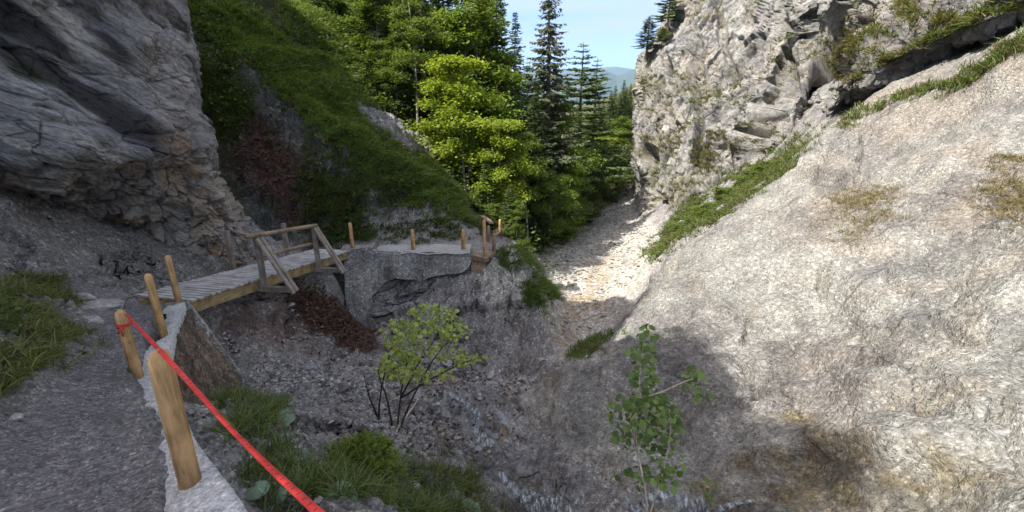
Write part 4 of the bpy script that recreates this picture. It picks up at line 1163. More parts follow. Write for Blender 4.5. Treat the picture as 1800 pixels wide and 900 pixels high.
tan = np.concatenate([scatter(WP([(1448, 400), (1460, 345), (1550, 335), (1572, 395), (1500, 430)]), 230, .2), scatter(WP([(1722, 345), (1760, 290), (1830, 300), (1830, 405), (1780, 395)]), 240, .15)])
grass('dry_grass', tan, 14, .16, .009, [(.19, .155, .075), (.15, .125, .055), (.12, .12, .045), (.22, .17, .10)], spread=1.6)
bankR = WP([(868, 462), (905, 450), (945, 470), (975, 505), (972, 520), (940, 500), (900, 480)])
grass('bank_grass', np.concatenate([scatter(bankR, 600, .15), scatter(WP([(925, 520), (945, 515), (950, 545), (930, 545)]), 90, .1)]), 12, .32, .02, GREEN + LUSH[:1], lean=(.3, -.3, 0))
# tufts on the right cliff's ledges
fl = np.argwhere((RLEDGE > .55) & (RIGHTCLIFF[..., 1] < 40) & (fbm(RIGHTCLIFF * .25 + 19, 3) > -.1))
fl = fl[rng.choice(len(fl), min(2600, len(fl)), replace=False)]
grass('ledge_grass', RIGHTCLIFF[fl[:, 0], fl[:, 1]], 12, .38, .03, DRY + LUSH[:2], lean=(-.2, -.2, -.1), spread=1.3)
cx = []
for (px, py, rx, ry, n_) in [(1475, 85, 28, 45, 330), (1515, 40, 30, 22, 160), (1562, 110, 16, 14, 80), (1590, 18, 20, 14, 90), (1478, 125, 18, 14, 80), (1275, 245, 60, 16, 240), (1235, 275, 22, 22, 160), (1330, 225, 40, 10, 130), (1655, 35, 14, 8, 50)]:
    pxs, pys, dd = project(RIGHTCLIFF)
    m = np.argwhere((((pxs - px) / rx) ** 2 + ((pys - py) / ry) ** 2 < 1) & (dd > 0) & (RN[..., 2] > -.1))
    if len(m): cx.append(RIGHTCLIFF[tuple(m[rng.choice(len(m), n_)].T)])
grass('ledge_grass', np.concatenate(cx), 12, .34, .028, DRY + [(.12, .12, .03)], lean=(-.2, -.3, -.2), spread=1.3)

grass('hillside_grass', np.concatenate([scatter(WP([(640, 372), (720, 345), (800, 392), (815, 420), (700, 432), (640, 432)]), 200, .2), scatter(WP([(555, 250), (640, 260), (660, 340), (575, 350)]), 90, .2)]), 11, .28, .024, DULL + GREEN[:2], lean=(.3, -.4, -.2))

def pebbles(name, pts, size, colours, flat=.65):
    """Loose angular stones: dented octahedra with a split ring, one mesh."""
    n = len(pts)
    base = np.array([(1, 0, 0), (.6, .7, .1), (-.2, 1, 0), (-.9, .4, -.1), (-.8, -.5, 0), (-.1, -1, .1), (.7, -.6, -.1), (.1, .1, 1), (-.1, 0, -1)], float)
    F = np.array([(i, (i + 1) % 7, 7) for i in range(7)] + [((i + 1) % 7, i, 8) for i in range(7)])
    V = base[None] * rng.uniform(.65, 1.25, (n, 9, 1))
    sz = size * rng.uniform(.35, 1.0, n) ** 1.6
    a = rng.uniform(0, 6.28, n); ca, sa = np.cos(a)[:, None], np.sin(a)[:, None]
    V = np.stack([V[..., 0] * ca - V[..., 1] * sa, V[..., 0] * sa + V[..., 1] * ca, V[..., 2] * flat + V[..., 0] * rng.normal(size=(n, 1)) * .25], -1)
    V = V * sz[:, None, None] + (np.asarray(pts) + np.stack([0 * sz, 0 * sz, sz * .2], -1))[:, None]
    cl = np.asarray(colours); C = np.repeat(cl[rng.integers(0, len(cl), n)] * rng.uniform(.7, 1.25, (n, 1)), 9, 0)
    return MB().add(V.reshape(-1, 3), (np.arange(n)[:, None, None] * 9 + F[None]).reshape(-1, 3), C).build(name, M['stone'], kind='stuff', smooth=False)
GREYS = [(.26, .255, .26), (.20, .195, .20), (.33, .32, .31), (.15, .14, .14), (.24, .21, .19)]
gully = WP([(360, 600), (470, 520), (560, 560), (680, 640), (800, 640), (960, 640), (900, 800), (760, 830), (600, 760), (450, 720)])
pebbles('scree_stones', np.concatenate([scatter(STONES, 5600, .35), scatter(gully, 600, .1)]), .055, GREYS)
pebbles('scree_stones', np.concatenate([scatter(WP([(740, 740), (850, 700), (960, 780), (960, 880), (760, 850)]), 150, .1), scatter(ker, 500, .1), scatter(ker2, 400, .1)]), .04, GREYS)
pebbles('scree_stones', scatter(gully, 60, .1), .14, GREYS)
pebbles('gravel', scatter(WP([(985, 600), (965, 560)]) + R_BED[3:-4], 3800, .1), .13, [(.34, .33, .30), (.29, .28, .26), (.38, .37, .34), (.31, .26, .19)], flat=.5)
pebbles('gravel', scatter(WP([(0, 880), (180, 640), (170, 560), (215, 580), (235, 690), (265, 880)]), 900, .05), .012, [(.2, .195, .19), (.3, .29, .28), (.13, .125, .12)])
lit = np.concatenate([scatter(LITTER[0], 4200, .15), scatter(LITTER[1], 3800, .2), scatter(gully, 700, .2)])
m_ = len(lit)
MB().leaves(lit + [0, 0, .015], rng.normal(size=(m_, 3)) * [1, 1, .3], np.stack([rng.normal(size=m_) * .5, rng.normal(size=m_) * .5 - .3, np.ones(m_)], -1), .085 * rng.uniform(.6, 1.2, m_), .06,
           np.array([(.10, .052, .042), (.13, .07, .05), (.07, .038, .034), (.17, .105, .07)])[rng.integers(0, 4, m_)]).build('leaf_litter', M['leaf'], kind='stuff')

def herb(name, pts, n, size, colours, r=.2, **k):
    pts = np.repeat(np.asarray(pts, float), n, 0)
    m = len(pts)
    pts = pts + rng.normal(size=(m, 3)) * r * np.array([1, 1, .5]) + [0, 0, r * .6]
    dv = rng.normal(size=(m, 3)); dv[:, 2] *= .4
    nv = np.stack([rng.normal(size=m) * .5, rng.normal(size=m) * .5, np.ones(m)], -1)
    cl = np.asarray(colours, float)
    sz = size * rng.uniform(.6, 1.3, m)
    return MB().leaves(pts, dv, nv, sz, sz * .7, cl[rng.integers(0, len(cl), m)] * rng.uniform(.7, 1.3, (m, 1))).build(name, M['leaf'], kind='stuff', **k)
hb = np.concatenate([scatter(bandB, 700, .5), scatter(WP([(335, 20), (420, 40), (430, 140), (345, 140)]), 260, .3), scatter(patchC, 150, .2), scatter(WP([(560, 30), (650, 90), (740, 240), (640, 190)]), 500, .4)])
herb('hillside_plants', nobare(hb), 9, .12, GREEN + [(.03, .06, .018)], r=.2)
under = scatter([(-9, 22), (-4.2, 20), (-2.2, 18.5), (.6, 16.5), (1.3, 21), (1.5, 30), (-3, 34), (-12, 34)], 1500, .5)
herb('undergrowth', nobare(under), 12, .16, GREEN + [(.04, .07, .02), (.08, .11, .02)], r=.4)
herb('crest_plants', scatter(crest, 420, .15), 20, .085, LUSH + [(.09, .13, .03)], r=.16)
herb('bank_plants', scatter(bank1, 130, .15), 8, .05, [(.10, .13, .045), (.06, .09, .03)], r=.07)
herb('wall_foot_plants', np.concatenate([scatter(ker, 60, .05), scatter(ker2, 60, .05)]), 7, .04, [(.07, .10, .04), (.05, .08, .03)], r=.06)
far_bush = scatter([(8.5, 37), (12, 40), (15, 52), (5, 52), (3, 44)], 1100, .8)
herb('far_undergrowth', far_bush, 14, .26, [(.09, .12, .035), (.07, .10, .03), (.12, .13, .05)], r=.55)

# ------------------------------------------------------------------ trees
def tube_arrays(mb, pts, r0, r1, sides=6, C=(1, 1, 1)):
    mb.tube(np.asarray(pts), np.linspace(r0, r1, len(pts)), sides, C)

def spruce_meshes(h, rmax, seed, whorl=.27, droop=.35, base=.05, dens=1.0, colr=((.045, .08, .02), (.06, .10, .025), (.075, .115, .03)), hang=0.0, gaps=0.0, stubs=False, tipc=None):
    """Trunk and crown of a spruce: whorled drooping boughs carrying slender sprays."""
    r = np.random.default_rng(seed)
    tr, br = MB(), MB()
    zt = np.linspace(-.4, h, 14)
    wob = np.stack([.02 * h * .1 * np.sin(zt * .7 + seed), .02 * h * .1 * np.cos(zt * .5), zt], -1)
    tr.tube(wob, np.interp(zt, [-.4, 0, h * .1, h], [.014 * h + .06, .012 * h + .04, .010 * h + .02, .012]), 8)
    cen, dv, ln, wd, cc = [], [], [], [], []
    cl = np.asarray(colr)
    z = h * base
    while z < h - .05:
        f = (z - h * base) / (h * (1 - base))
        Lb = rmax * (1 - f) ** .75 * r.uniform(.75, 1.1) + .10
        if r.random() < gaps: z += whorl * .8; continue
        nb_ = r.integers(4, 7)
        a0 = r.uniform(0, 6.28)
        for k in range(nb_):
            a = a0 + k * 6.283 / nb_ + r.normal() * .25
            Lk = Lb * r.uniform(.6, 1.12)
            ca, sa = math.cos(a), math.sin(a)
            s_ = np.linspace(0, 1, 7)
            dr = droop * r.uniform(.7, 1.3)
            zz = z + Lk * (-dr * s_ * 1.2 + dr * .75 * s_ ** 2 + (.25 * f) * s_)
            pts = np.stack([ca * Lk * s_, sa * Lk * s_, zz], -1)
            tr.tube(pts, np.linspace(.008 + .010 * Lk, .004, 7), 4, cap=False)
            if stubs and f < .25 and r.random() < .7: continue
            m = max(4, int(Lk / .062 * dens))
            u = r.uniform(.18 if Lk > .5 else .0, 1, m)
            for sgn in (-1, 1):
                bp = np.stack([np.interp(u, s_, pts[:, q]) for q in range(3)], -1)
                tl = (.10 + .30 * Lk * (1 - u) ** .8 * .9) * r.uniform(.6, 1.3, m); tl = np.clip(tl, .09, .55)
                ang_ = sgn * r.uniform(.45, 1.15, m)
                dx, dy = ca * np.cos(ang_) - sa * np.sin(ang_), sa * np.cos(ang_) + ca * np.sin(ang_)
                dzv = -.25 - hang * r.uniform(.5, 2.5, m) + r.normal(size=m) * .18 + .3 * f
                d = np.stack([dx, dy, dzv], -1)
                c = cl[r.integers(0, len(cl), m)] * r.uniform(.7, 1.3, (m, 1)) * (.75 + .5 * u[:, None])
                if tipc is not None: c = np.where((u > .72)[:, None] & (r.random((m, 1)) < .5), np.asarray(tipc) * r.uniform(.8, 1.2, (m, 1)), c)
                cen.append(bp); dv.append(d); ln.append(tl); wd.append(np.clip(tl * .34, .04, .11)); cc.append(c)
                for q in (.3, .6):                              # side sprays of the spray
                    dn = d / np.linalg.norm(d, axis=1)[:, None]
                    off2 = np.cross(dn, np.stack([np.zeros(m), np.zeros(m), np.ones(m)], -1)) * r.choice([-1, 1], m)[:, None]
                    cen.append(bp + dn * (tl * q)[:, None]); dv.append(dn + off2 * .8 + r.normal(size=(m, 3)) * .15); ln.append(tl * .6); wd.append(np.clip(tl * .24, .03, .08)); cc.append(c)
        z += whorl * r.uniform(.7, 1.3) * (1 - .45 * f)
    cen, dv, ln, wd, cc = map(np.concatenate, (cen, dv, ln, wd, cc))
    nv = np.stack([r.normal(size=len(cen)) * .9, r.normal(size=len(cen)) * .9, np.ones(len(cen))], -1)
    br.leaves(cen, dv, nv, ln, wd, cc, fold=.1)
    return tr.mesh('trunk'), br.mesh('crown', smooth=False)

def broad_meshes(h, spread, seed, nleaf=9000, leaf=.13, colr=((.10, .15, .02), (.13, .17, .025), (.08, .13, .02)), base=.28, lean=0.0, stems=1, flat=.45):
    """Trunk(s) with limbs and tiers of leaves."""
    r = np.random.default_rng(seed)
    tr, br = MB(), MB()
    tips = []
    for st in range(stems):
        a = r.uniform(0, 6.28)
        zt = np.linspace(-.3, h * r.uniform(.82, .97), 12)
        lx_, ly_ = lean + r.normal() * .06 * (stems > 1) * 2, r.normal() * .05
        ax = np.stack([zt * lx_ + .03 * h * np.sin(zt * 1.1 / h * 4 + seed + st) * .4, zt * ly_ + .02 * h * np.cos(zt / h * 5 + st) * .4, zt], -1)
        tr.tube(ax, np.linspace(.010 * h + .02, .008, 12), 7)
        nl = int(26 / stems) + 6
        for k in range(nl):
            f = r.uniform(base, 1.0)
            o = np.array([np.interp(f * zt[-1], zt, ax[:, q]) for q in range(3)])
            az = r.uniform(0, 6.28)
            Lk = spread * (1.15 - abs(f - .55) * 1.25) * r.uniform(.45, 1.0)
            s_ = np.linspace(0, 1, 7)
            el = r.uniform(.15, .6)
            pts = o + np.stack([np.cos(az + .3 * s_) * Lk * s_, np.sin(az + .3 * s_) * Lk * s_, Lk * (el * s_ - .28 * s_ ** 2)], -1)
            tr.tube(pts, np.linspace(.006 + .010 * Lk, .004, 7), 5, cap=False)
            for j in range(7):
                u = r.uniform(.3, 1.0)
                b0 = np.array([np.interp(u, s_, pts[:, q]) for q in range(3)])
                a2 = az + r.normal() * .9
                l2 = Lk * r.uniform(.15, .4)
                e = b0 + np.array([math.cos(a2) * l2, math.sin(a2) * l2, l2 * r.uniform(-.15, .3)])
                tr.tube(np.stack([b0, (b0 + e) / 2 + [0, 0, .03], e]), np.array([.006, .004, .003]), 4, cap=False)
                tips += [e, (b0 + e) / 2]
    tips = np.array(tips)
    c = tips[r.integers(0, len(tips), nleaf)]
    P = c + r.normal(size=(nleaf, 3)) * np.array([.2, .2, .13]) * spread * .55
    dv = r.normal(size=(nleaf, 3)); dv[:, 2] = dv[:, 2] * .3 - .25
    nv = np.stack([r.normal(size=nleaf) * .7, r.normal(size=nleaf) * .7, np.ones(nleaf)], -1)
    cl = np.asarray(colr)
    C = cl[r.integers(0, len(cl), nleaf)] * r.uniform(.75, 1.25, (nleaf, 1))
    sz = leaf * r.uniform(.6, 1.25, nleaf)
    br.leaves(P, dv, nv, sz, sz * .75, C)
    return tr.mesh('trunk'), br.mesh('crown', smooth=False)

PROTO = {
    'spruce_dense': (spruce_meshes(15, 2.9, 1), 15, 'needle', 'bark'),
    'spruce_wide': (spruce_meshes(14, 3.3, 2, whorl=.4, droop=.45, dens=.9, gaps=.08), 14, 'needle', 'bark'),
    'spruce_slim': (spruce_meshes(15, 2.3, 3, whorl=.24, droop=.5, colr=((.07, .105, .03), (.085, .12, .035), (.055, .09, .025))), 15, 'needle', 'bark'),
    'spruce_lichen': (spruce_meshes(17, 2.2, 4, whorl=.3, droop=.7, hang=.9, gaps=.06, dens=1.0, colr=((.09, .105, .055), (.12, .13, .08), (.065, .09, .035)), stubs=True), 17, 'needle', 'bark'),
    'pine_tiered': (spruce_meshes(13, 2.7, 5, whorl=.6, droop=-.05, dens=1.35, colr=((.075, .115, .04), (.09, .13, .045)), base=.3), 13, 'needle', 'bark'),
    'young_spruce': (spruce_meshes(3.4, 1.15, 6, whorl=.2, droop=.18, base=.06, dens=1.5, colr=((.06, .10, .02), (.08, .12, .025)), tipc=(.13, .17, .035)), 3.4, 'needle', 'bark'),
    'maple_bright': (broad_meshes(8, 2.4, 7, 17000, .19, ((.16, .23, .02), (.20, .27, .025), (.13, .20, .02), (.22, .26, .03)), lean=.06), 8, 'leaf', 'palebark'),
    'beech_green': (broad_meshes(9, 2.6, 8, 18000, .18, ((.11, .17, .025), (.15, .21, .03), (.08, .14, .022))), 9, 'leaf', 'palebark'),
    'birch_thin': (broad_meshes(11, 2.3, 9, 12000, .17, ((.08, .14, .025), (.13, .18, .03)), base=.35), 11, 'leaf', 'palebark'),
    'bush_bright': (broad_meshes(2.4, 1.2, 10, 6500, .13, ((.12, .17, .02), (.09, .14, .02)), base=.1, stems=4), 2.4, 'leaf', 'palebark'),
    'bush_pale': (broad_meshes(3.0, 1.5, 12, 6500, .16, ((.10, .13, .045), (.08, .12, .035)), base=.1, stems=4), 3.0, 'leaf', 'palebark'),
}

# unseen birches added along the left cliff's brink to dapple the slab with shade
def mesh_arrays(me):
    V = np.empty(len(me.vertices) * 3); me.vertices.foreach_get('co', V)
    Cc = np.empty(len(me.vertices) * 4); me.color_attributes['Col'].data.foreach_get('color', Cc)
    li = np.empty(len(me.loops), np.int32); me.loops.foreach_get('vertex_index', li)
    ls = np.empty(len(me.polygons), np.int32); me.polygons.foreach_get('loop_start', ls)
    lt = np.empty(len(me.polygons), np.int32); me.polygons.foreach_get('loop_total', lt)
    F = [np.stack([li[ls[lt == k] + i] for i in range(k)], 1) for k in (3, 4) if (lt == k).any()]
    return V.reshape(-1, 3), F, Cc.reshape(-1, 4)[:, :3]
for part, mt in ((0, 'palebark'), (1, 'leaf')):
    V_, F_, C_ = mesh_arrays(PROTO['birch_thin'][0][part])
    mb = MB()
    for k, (x, y, hh) in enumerate([(-9.0, -3.6, 7.8), (-8.5, -2.3, 6.6), (-8.9, -.7, 7.6), (-9.6, 2.4, 5.4), (-8.4, 3.7, 5.2), (-9.6, -1.6, 8.4), (-9.4, 4.6, 4.6)]):
        a_ = k * 2.1; s_ = hh / 11
        R3 = np.array([[math.cos(a_), -math.sin(a_), 0], [math.sin(a_), math.cos(a_), 0], [0, 0, 1]])
        zt_ = LEFTCLIFF[(np.abs(LEFTCLIFF[..., 1] - y) < .5) & (np.abs(LEFTCLIFF[..., 0] - x) < 1.2) & (LEFTCLIFF[..., 2] > 6)][:, 2].max()
        n0 = mb.n
        mb.v.append((V_ * s_) @ R3.T + [x, y, zt_ - .3]); mb.c.append(C_); mb.n += len(V_)
        for f_ in F_: mb.f.append((f_ if part == 0 else f_[rng.random(len(f_)) < .5]) + n0)
    mb.build('shade_woods', M[mt], kind='stuff', smooth=False)

def tree(kind, px, D, top_py, label, group=None, name=None, base_py=None, wide=1.0, base_z=None, rz=None):
    (tm, cm), h, lm_, bm_ = PROTO[kind]
    r = ray(px, 300); x, y = r[0] * D, D * 1.0
    # position straight from bearing and distance; foot on the ground
    x = (px - 900) / FPX * D
    z = ground_at(x, y)
    for _ in range(3):
        y = (D + z * SP) / CP
        z = ground_at(x, y)
    if base_z is not None: z = base_z; y = (D + z * SP) / CP
    t = (450 - max(top_py, -130 + (px * 7) % 60)) / FPX
    top = y * (t * CP - SP) / (CP + t * SP)
    sc = max(.15, (top - z) / h)
    o = empty(name or ('spruce_tree' if 'spruce' in kind else 'pine_tree' if 'pine' in kind else 'bush' if 'bush' in kind else 'broadleaf_tree'),
              (x, y, z - .05), rng.uniform(0, 6.28) if rz is None else rz, label=label, cat='bush' if 'bush' in kind else 'tree', group=group)
    o.scale = (sc * wide, sc * wide, sc)
    for nm, me, mt in (('trunk', tm, bm_), ('crown', cm, lm_)):
        if not me.materials: me.materials.append(M[mt])
        c = bpy.data.objects.new(nm, me); col.objects.link(c); c.parent = o
    return o

FW = 'forest trees on the slope above the hillside'
for kind, px, D, top, wd, lab in [
    ('spruce_dense', 470, 26, -330, 1.0, 'dark spruce high above the grassy slope near the rock overhang'),
    ('spruce_wide', 535, 27, -320, 1.0, 'dark wide spruce above the top of the green grass tongue'),
    ('spruce_dense', 585, 24.5, -260, 1.0, 'shaded spruce rising straight above the upper grass ridge'),
    ('beech_green', 615, 25, -60, 1.2, 'broadleaf tree with light sprays hanging over the grassy ridge'),
    ('spruce_wide', 640, 23, -210, .95, 'broad shaded spruce just uphill of the bare grey scarp'),
    ('beech_green', 668, 22.5, -30, 1.1, 'leafy beech with sunlit top branches above the bare grey scarp'),
    ('spruce_dense', 690, 24, -240, .9, 'dark dense spruce behind the bare grey scarp'),
    ('spruce_slim', 722, 22, -140, 1.0, 'slim mid green spruce at the lower end of the grey scarp'),
    ('spruce_wide', 752, 24.5, -210, .9, 'tall dark spruce behind the pale leaning trunks'),
    ('birch_thin', 738, 21, -40, 1.0, 'thin broadleaf tree with a bare pale trunk left of the yellow maple'),
    ('spruce_dense', 790, 25.5, -200, .9, 'dark spruce directly behind the yellow green maple'),
    ('birch_thin', 822, 23, -90, 1.1, 'tall thin tree with a pale trunk rising above the yellow maple'),
    ('spruce_wide', 838, 26, -170, .85, 'tall green spruce beside the pale trunk above the maple'),
    ('spruce_dense', 875, 25, -110, .8, 'sunlit tall spruce left of the strip of sky'),
    ('spruce_slim', 905, 27, 20, 1.0, 'narrow spruce at the left edge of the strip of sky'),
    ('spruce_wide', 610, 30, -300, 1.0, 'spruce far back in the shade behind the grass ridge'),
    ('spruce_dense', 665, 29, -280, 1.0, 'second row spruce behind the leafy beech'),
    ('spruce_dense', 715, 29.5, -230, 1.0, 'second row spruce behind the slim mid green spruce'),
    ('spruce_wide', 770, 30, -180, 1.0, 'second row spruce in the dark gap left of the maple'),
    ('spruce_dense', 818, 31, -140, .9, 'second row spruce behind the pale trunk'),
    ('spruce_dense', 858, 30, -80, .9, 'second row spruce glimpsed left of the sunlit tall spruce'),
    ('spruce_wide', 893, 22.5, 150, .9, 'middling spruce with dark boughs right of the yellow maple'),
    ('spruce_dense', 800, 21.5, 130, .9, 'shaded spruce standing close behind the maple stems'),
    ('spruce_slim', 765, 20.5, 170, 1.1, 'small shaded spruce left of the maple stems above the ridge'),
    ('beech_green', 700, 21.5, 60, 1.0, 'mid green leafy tree at the lower tip of the grey scarp'),
    ('birch_thin', 775, 22.5, 20, 1.1, 'leafy tree with thin branches filling the gap left of the yellow maple'),
    ('beech_green', 850, 23.5, 10, 1.0, 'sunlit leafy tree right of the tall pale trunk'),
    ('spruce_wide', 560, 22.5, -100, .9, 'dark spruce with low boughs at the top of the green grass tongue'),
    ('spruce_wide', 925, 29, 105, .9, 'spruce behind the foot of the hanging spruce'),
    ('spruce_dense', 730, 26.5, -120, 1.0, 'deep green spruce between the second row trees'),
]:
    tree(kind, px, D, top, lab, FW, wide=wd)
for kind, px, D, top, wd, lab in [
    ('maple_bright', 822, 19.0, 95, 1.0, 'bright yellow green maple in the sunlight with pale slanting stems'),
    ('maple_bright', 886, 18.6, 205, .95, 'lower yellow green maple right of the brightest one'),
    ('beech_green', 925, 20.5, 235, 1.0, 'sunlit green broadleaf tree below the hanging spruce'),
    ('young_spruce', 857, 17.4, 285, 1.0, 'young light green spruce above the plank landing'),
    ('bush_bright', 862, 17.0, 352, 1.1, 'bright yellow green bush behind the landing posts'),
    ('bush_bright', 833, 17.6, 335, .9, 'small glowing bush at the foot of the grassy ridge'),
    ('young_spruce', 897, 15.8, 322, .8, 'dark thin young spruce with a bare stem by the landing'),
    ('beech_green', 908, 15.6, 350, .8, 'low green broadleaf shrub tree on the bank beside the gravel'),
    ('bush_bright', 918, 14.6, 418, .7, 'leafy bush overhanging the shadowed bank edge'),
    ('bush_bright', 893, 15.2, 395, .8, 'low bush right of the pale yellowish post'),
    ('spruce_slim', 940, 21.5, 140, 1.1, 'sunlit feathery spruce at the edge of the gravel bed'),
    ('spruce_lichen', 957, 25, -40, 1.7, 'tall ragged spruce with drooping grey lichen boughs against the sky'),
    ('pine_tiered', 1012, 31, 72, 1.6, 'tiered dark conifer against the sky right of the ragged spruce'),
    ('pine_tiered', 1036, 36, 100, 1.3, 'smaller tiered conifer next to the distant blue hills'),
    ('beech_green', 985, 24.5, 275, 1.0, 'green broadleaf tree bending over the gravel bed'),
    ('beech_green', 965, 22, 300, .9, 'rounded leafy tree at the back of the rusty boulder'),
    ('bush_bright', 1000, 27, 335, 1.0, 'leafy bush on the gravel edge beyond the rusty boulder'),
    ('bush_bright', 985, 24, 360, .9, 'low bush just beyond the rusty boulder'),
    ('bush_pale', 1050, 37, 328, 1.3, 'pale bush closing the far end of the gravel bed'),
    ('bush_bright', 1075, 37.5, 338, 1.4, 'bright bush closing the far right end of the gravel bed'),
    ('beech_green', 972, 27, 165, 1.0, 'tall sunlit leafy tree pressed against the ragged spruce'),
    ('birch_thin', 1035, 33, 225, 1.0, 'airy tree leaning over the far end of the gravel'),
    ('bush_pale', 1020, 31, 320, 1.0, 'bush hanging over the far corner of the gravel'),
    ('spruce_slim', 990, 30, 180, 1.0, 'mid green spruce below the tiered dark conifer'),
]:
    tree(kind, px, D, top, lab, 'sunlit trees beside the gravel bed', wide=wd)
for kind, px, D, top, wd, lab in [
    ('spruce_slim', 1055, 52, 172, 1.2, 'distant spruce below the left slope of the blue hills'),
    ('spruce_slim', 1075, 58, 150, 1.2, 'distant spruce right under the notch of the blue hills'),
    ('spruce_slim', 1090, 55, 140, 1.3, 'distant spruce near the left edge of the pale cliff'),
    ('spruce_dense', 1104, 60, 145, 1.0, 'distant spruce touching the edge of the pale cliff'),
    ('spruce_slim', 1040, 48, 190, 1.2, 'distant spruce right of the tiered conifers'),
    ('spruce_dense', 1065, 48, 200, .9, 'darker distant spruce in the valley gap'),
    ('beech_green', 1085, 47, 205, 1.1, 'distant leafy tree in the valley gap beside the cliff'),
    ('bush_pale', 1062, 42, 262, 1.2, 'pale green bush on the slope at the head of the gravel'),
    ('bush_pale', 1090, 44, 250, 1.3, 'pale bush high on the slope beside the cliff foot'),
    ('bush_pale', 1078, 40, 305, 1.2, 'pale bush low on the slope at the head of the gravel'),
    ('bush_pale', 1048, 39.5, 318, 1.1, 'greenish bush where the gravel bends out of sight'),
    ('bush_pale', 1102, 41, 290, 1.0, 'pale bush tucked against the cliff foot'),
    ('birch_thin', 1052, 44, 225, 1.0, 'thin airy tree on the slope at the head of the gravel'),
    ('beech_green', 978, 29, 215, 1.0, 'pale green tree under the ragged hanging spruce'),
    ('beech_green', 1003, 33, 245, 1.1, 'spreading tree at the foot of the tiered dark conifer'),
    ('beech_green', 1038, 37, 250, 1.1, 'leafy tree before the foot of the smaller tiered conifer'),
    ('maple_bright', 1060, 43, 240, 1.1, 'bright far tree at the head of the gravel bed'),
    ('maple_bright', 1092, 46, 228, 1.0, 'bright far tree close to the pale cliff edge'),
    ('spruce_slim', 1068, 54, 158, 1.6, 'far spruce one third of the way into the valley gap'),
    ('spruce_dense', 1084, 57, 160, 1.2, 'far spruce below the right half of the blue hills'),
    ('spruce_dense', 1045, 50, 165, 1.2, 'far spruce at the left end of the blue hills'),
    ('spruce_slim', 1098, 62, 152, 1.5, 'far slim spruce beside the pale cliff edge'),
    ('spruce_dense', 1030, 46, 200, 1.2, 'dark far spruce in the gap behind the tiered conifers'),
    ('beech_green', 1050, 45, 235, 1.3, 'rounded far tree in the gap behind the tiered conifers'),
    ('beech_green', 1075, 50, 210, 1.2, 'rounded far tree under the blue hills'),
    ('spruce_dense', 1012, 44, 170, 1.1, 'dark far spruce behind the first tiered conifer'),
    ('beech_green', 1020, 38, 260, 1.1, 'leafy tree behind the trunk of the first tiered conifer'),
]:
    tree(kind, px, D, top, lab, 'distant trees in the valley gap', wide=wd)
def cliff_top(px, py):
    a, b, dd = project(RIGHTCLIFF)
    k = np.unravel_index(np.argmin((a - px) ** 2 + (b - py) ** 2 + (dd < 0) * 1e9), a.shape)
    return RIGHTCLIFF[k], dd[k]
for kind, px, py, top, wd, lab in [('pine_tiered', 1136, 100, 26, 2.4, 'small pine clinging to the left corner of the pale cliff top'),
                                   ('pine_tiered', 1172, 62, -50, 1.7, 'larger pine cut by the picture edge on the pale cliff top'),
                                   ('bush_pale', 1165, 70, 46, 1.0, 'small bush between the two pines on the pale cliff')]:
    q, d_ = cliff_top(px + 14, py)
    tree(kind, px, d_, top, lab, 'trees on the cliff top', wide=wd, base_z=q[2] - .2)
# shrubs along the slab crest
for k, (px, py, h, lab) in enumerate([(1205, 402, .5, 'green bush lowest on the grassy crest strip'), (1240, 378, .6, 'rounded bush midway up the grassy crest strip'), (1275, 352, .6, 'bush under the dark rock overhang'),
                           (1318, 322, .65, 'bush near the upper end of the crest strip'), (1345, 305, .6, 'topmost bush of the crest strip by the dark cleft')]):
    D = np.interp(px, [1200, 1350], [19.2, 20.2])
    tree('bush_bright', px, D, py - 26, lab, 'bushes along the slab crest', wide=1.5)

# ------------------------------------------------------------------ plants near the viewer
def limb(mb, pts, r0, r1, C=(1, 1, 1), n=14, sides=6):
    mb.tube(catmull(np.array(pts), n), np.linspace(r0, r1, n), sides, C)

def leafy(mb, clusters, n, leaf, colours, D, dspread, r, flat=.5, round_=.85):
    cl = np.asarray(colours, float)
    tot = sum(c[4] for c in clusters)
    pts = []
    for cx_, cy_, rx, ry, wgt in clusters:
        m = int(n * wgt / tot)
        a, q = r.uniform(0, 6.28, m), np.sqrt(r.random(m))
        for i in range(m):
            pts.append(U(cx_ + rx * q[i] * math.cos(a[i]), cy_ + ry * q[i] * math.sin(a[i]), D + r.normal() * dspread))
    pts = np.array(pts); m = len(pts)
    dv = np.stack([r.normal(size=m), r.normal(size=m), r.normal(size=m) * .4 - .3], -1)
    nv = np.stack([r.normal(size=m) * flat, r.normal(size=m) * flat - .25, np.ones(m)], -1)
    dv /= np.linalg.norm(dv, axis=1)[:, None]
    s = np.cross(dv, nv); s /= np.linalg.norm(s, axis=1)[:, None]
    u = np.cross(s, dv)
    sz = leaf * r.uniform(.6, 1.2, m)
    th = [(0, 0), (.18, .42), (.5, .52), (.8, .33), (1.0, 0), (.8, -.33), (.5, -.52), (.18, -.42)]
    V = np.stack([pts + dv * (sz * a)[:, None] + s * (sz * b * round_)[:, None] + u * (sz * (.12 * abs(b) * 2 - .15 * a * a))[:, None] for a, b in th], 1)
    b0 = np.arange(m)[:, None] * 8
    C = np.repeat(cl[r.integers(0, len(cl), m)] * r.uniform(.75, 1.25, (m, 1)), 8, 0)
    mb.add(V.reshape(-1, 3), b0 + np.array([1, 2, 6, 7]), C)
    base = mb.n - m * 8
    mb.f.append(b0 + base + np.array([2, 3, 5, 6])); mb.f.append(b0 + base + np.array([0, 1, 7])); mb.f.append(b0 + base + np.array([3, 4, 5]))
    return pts

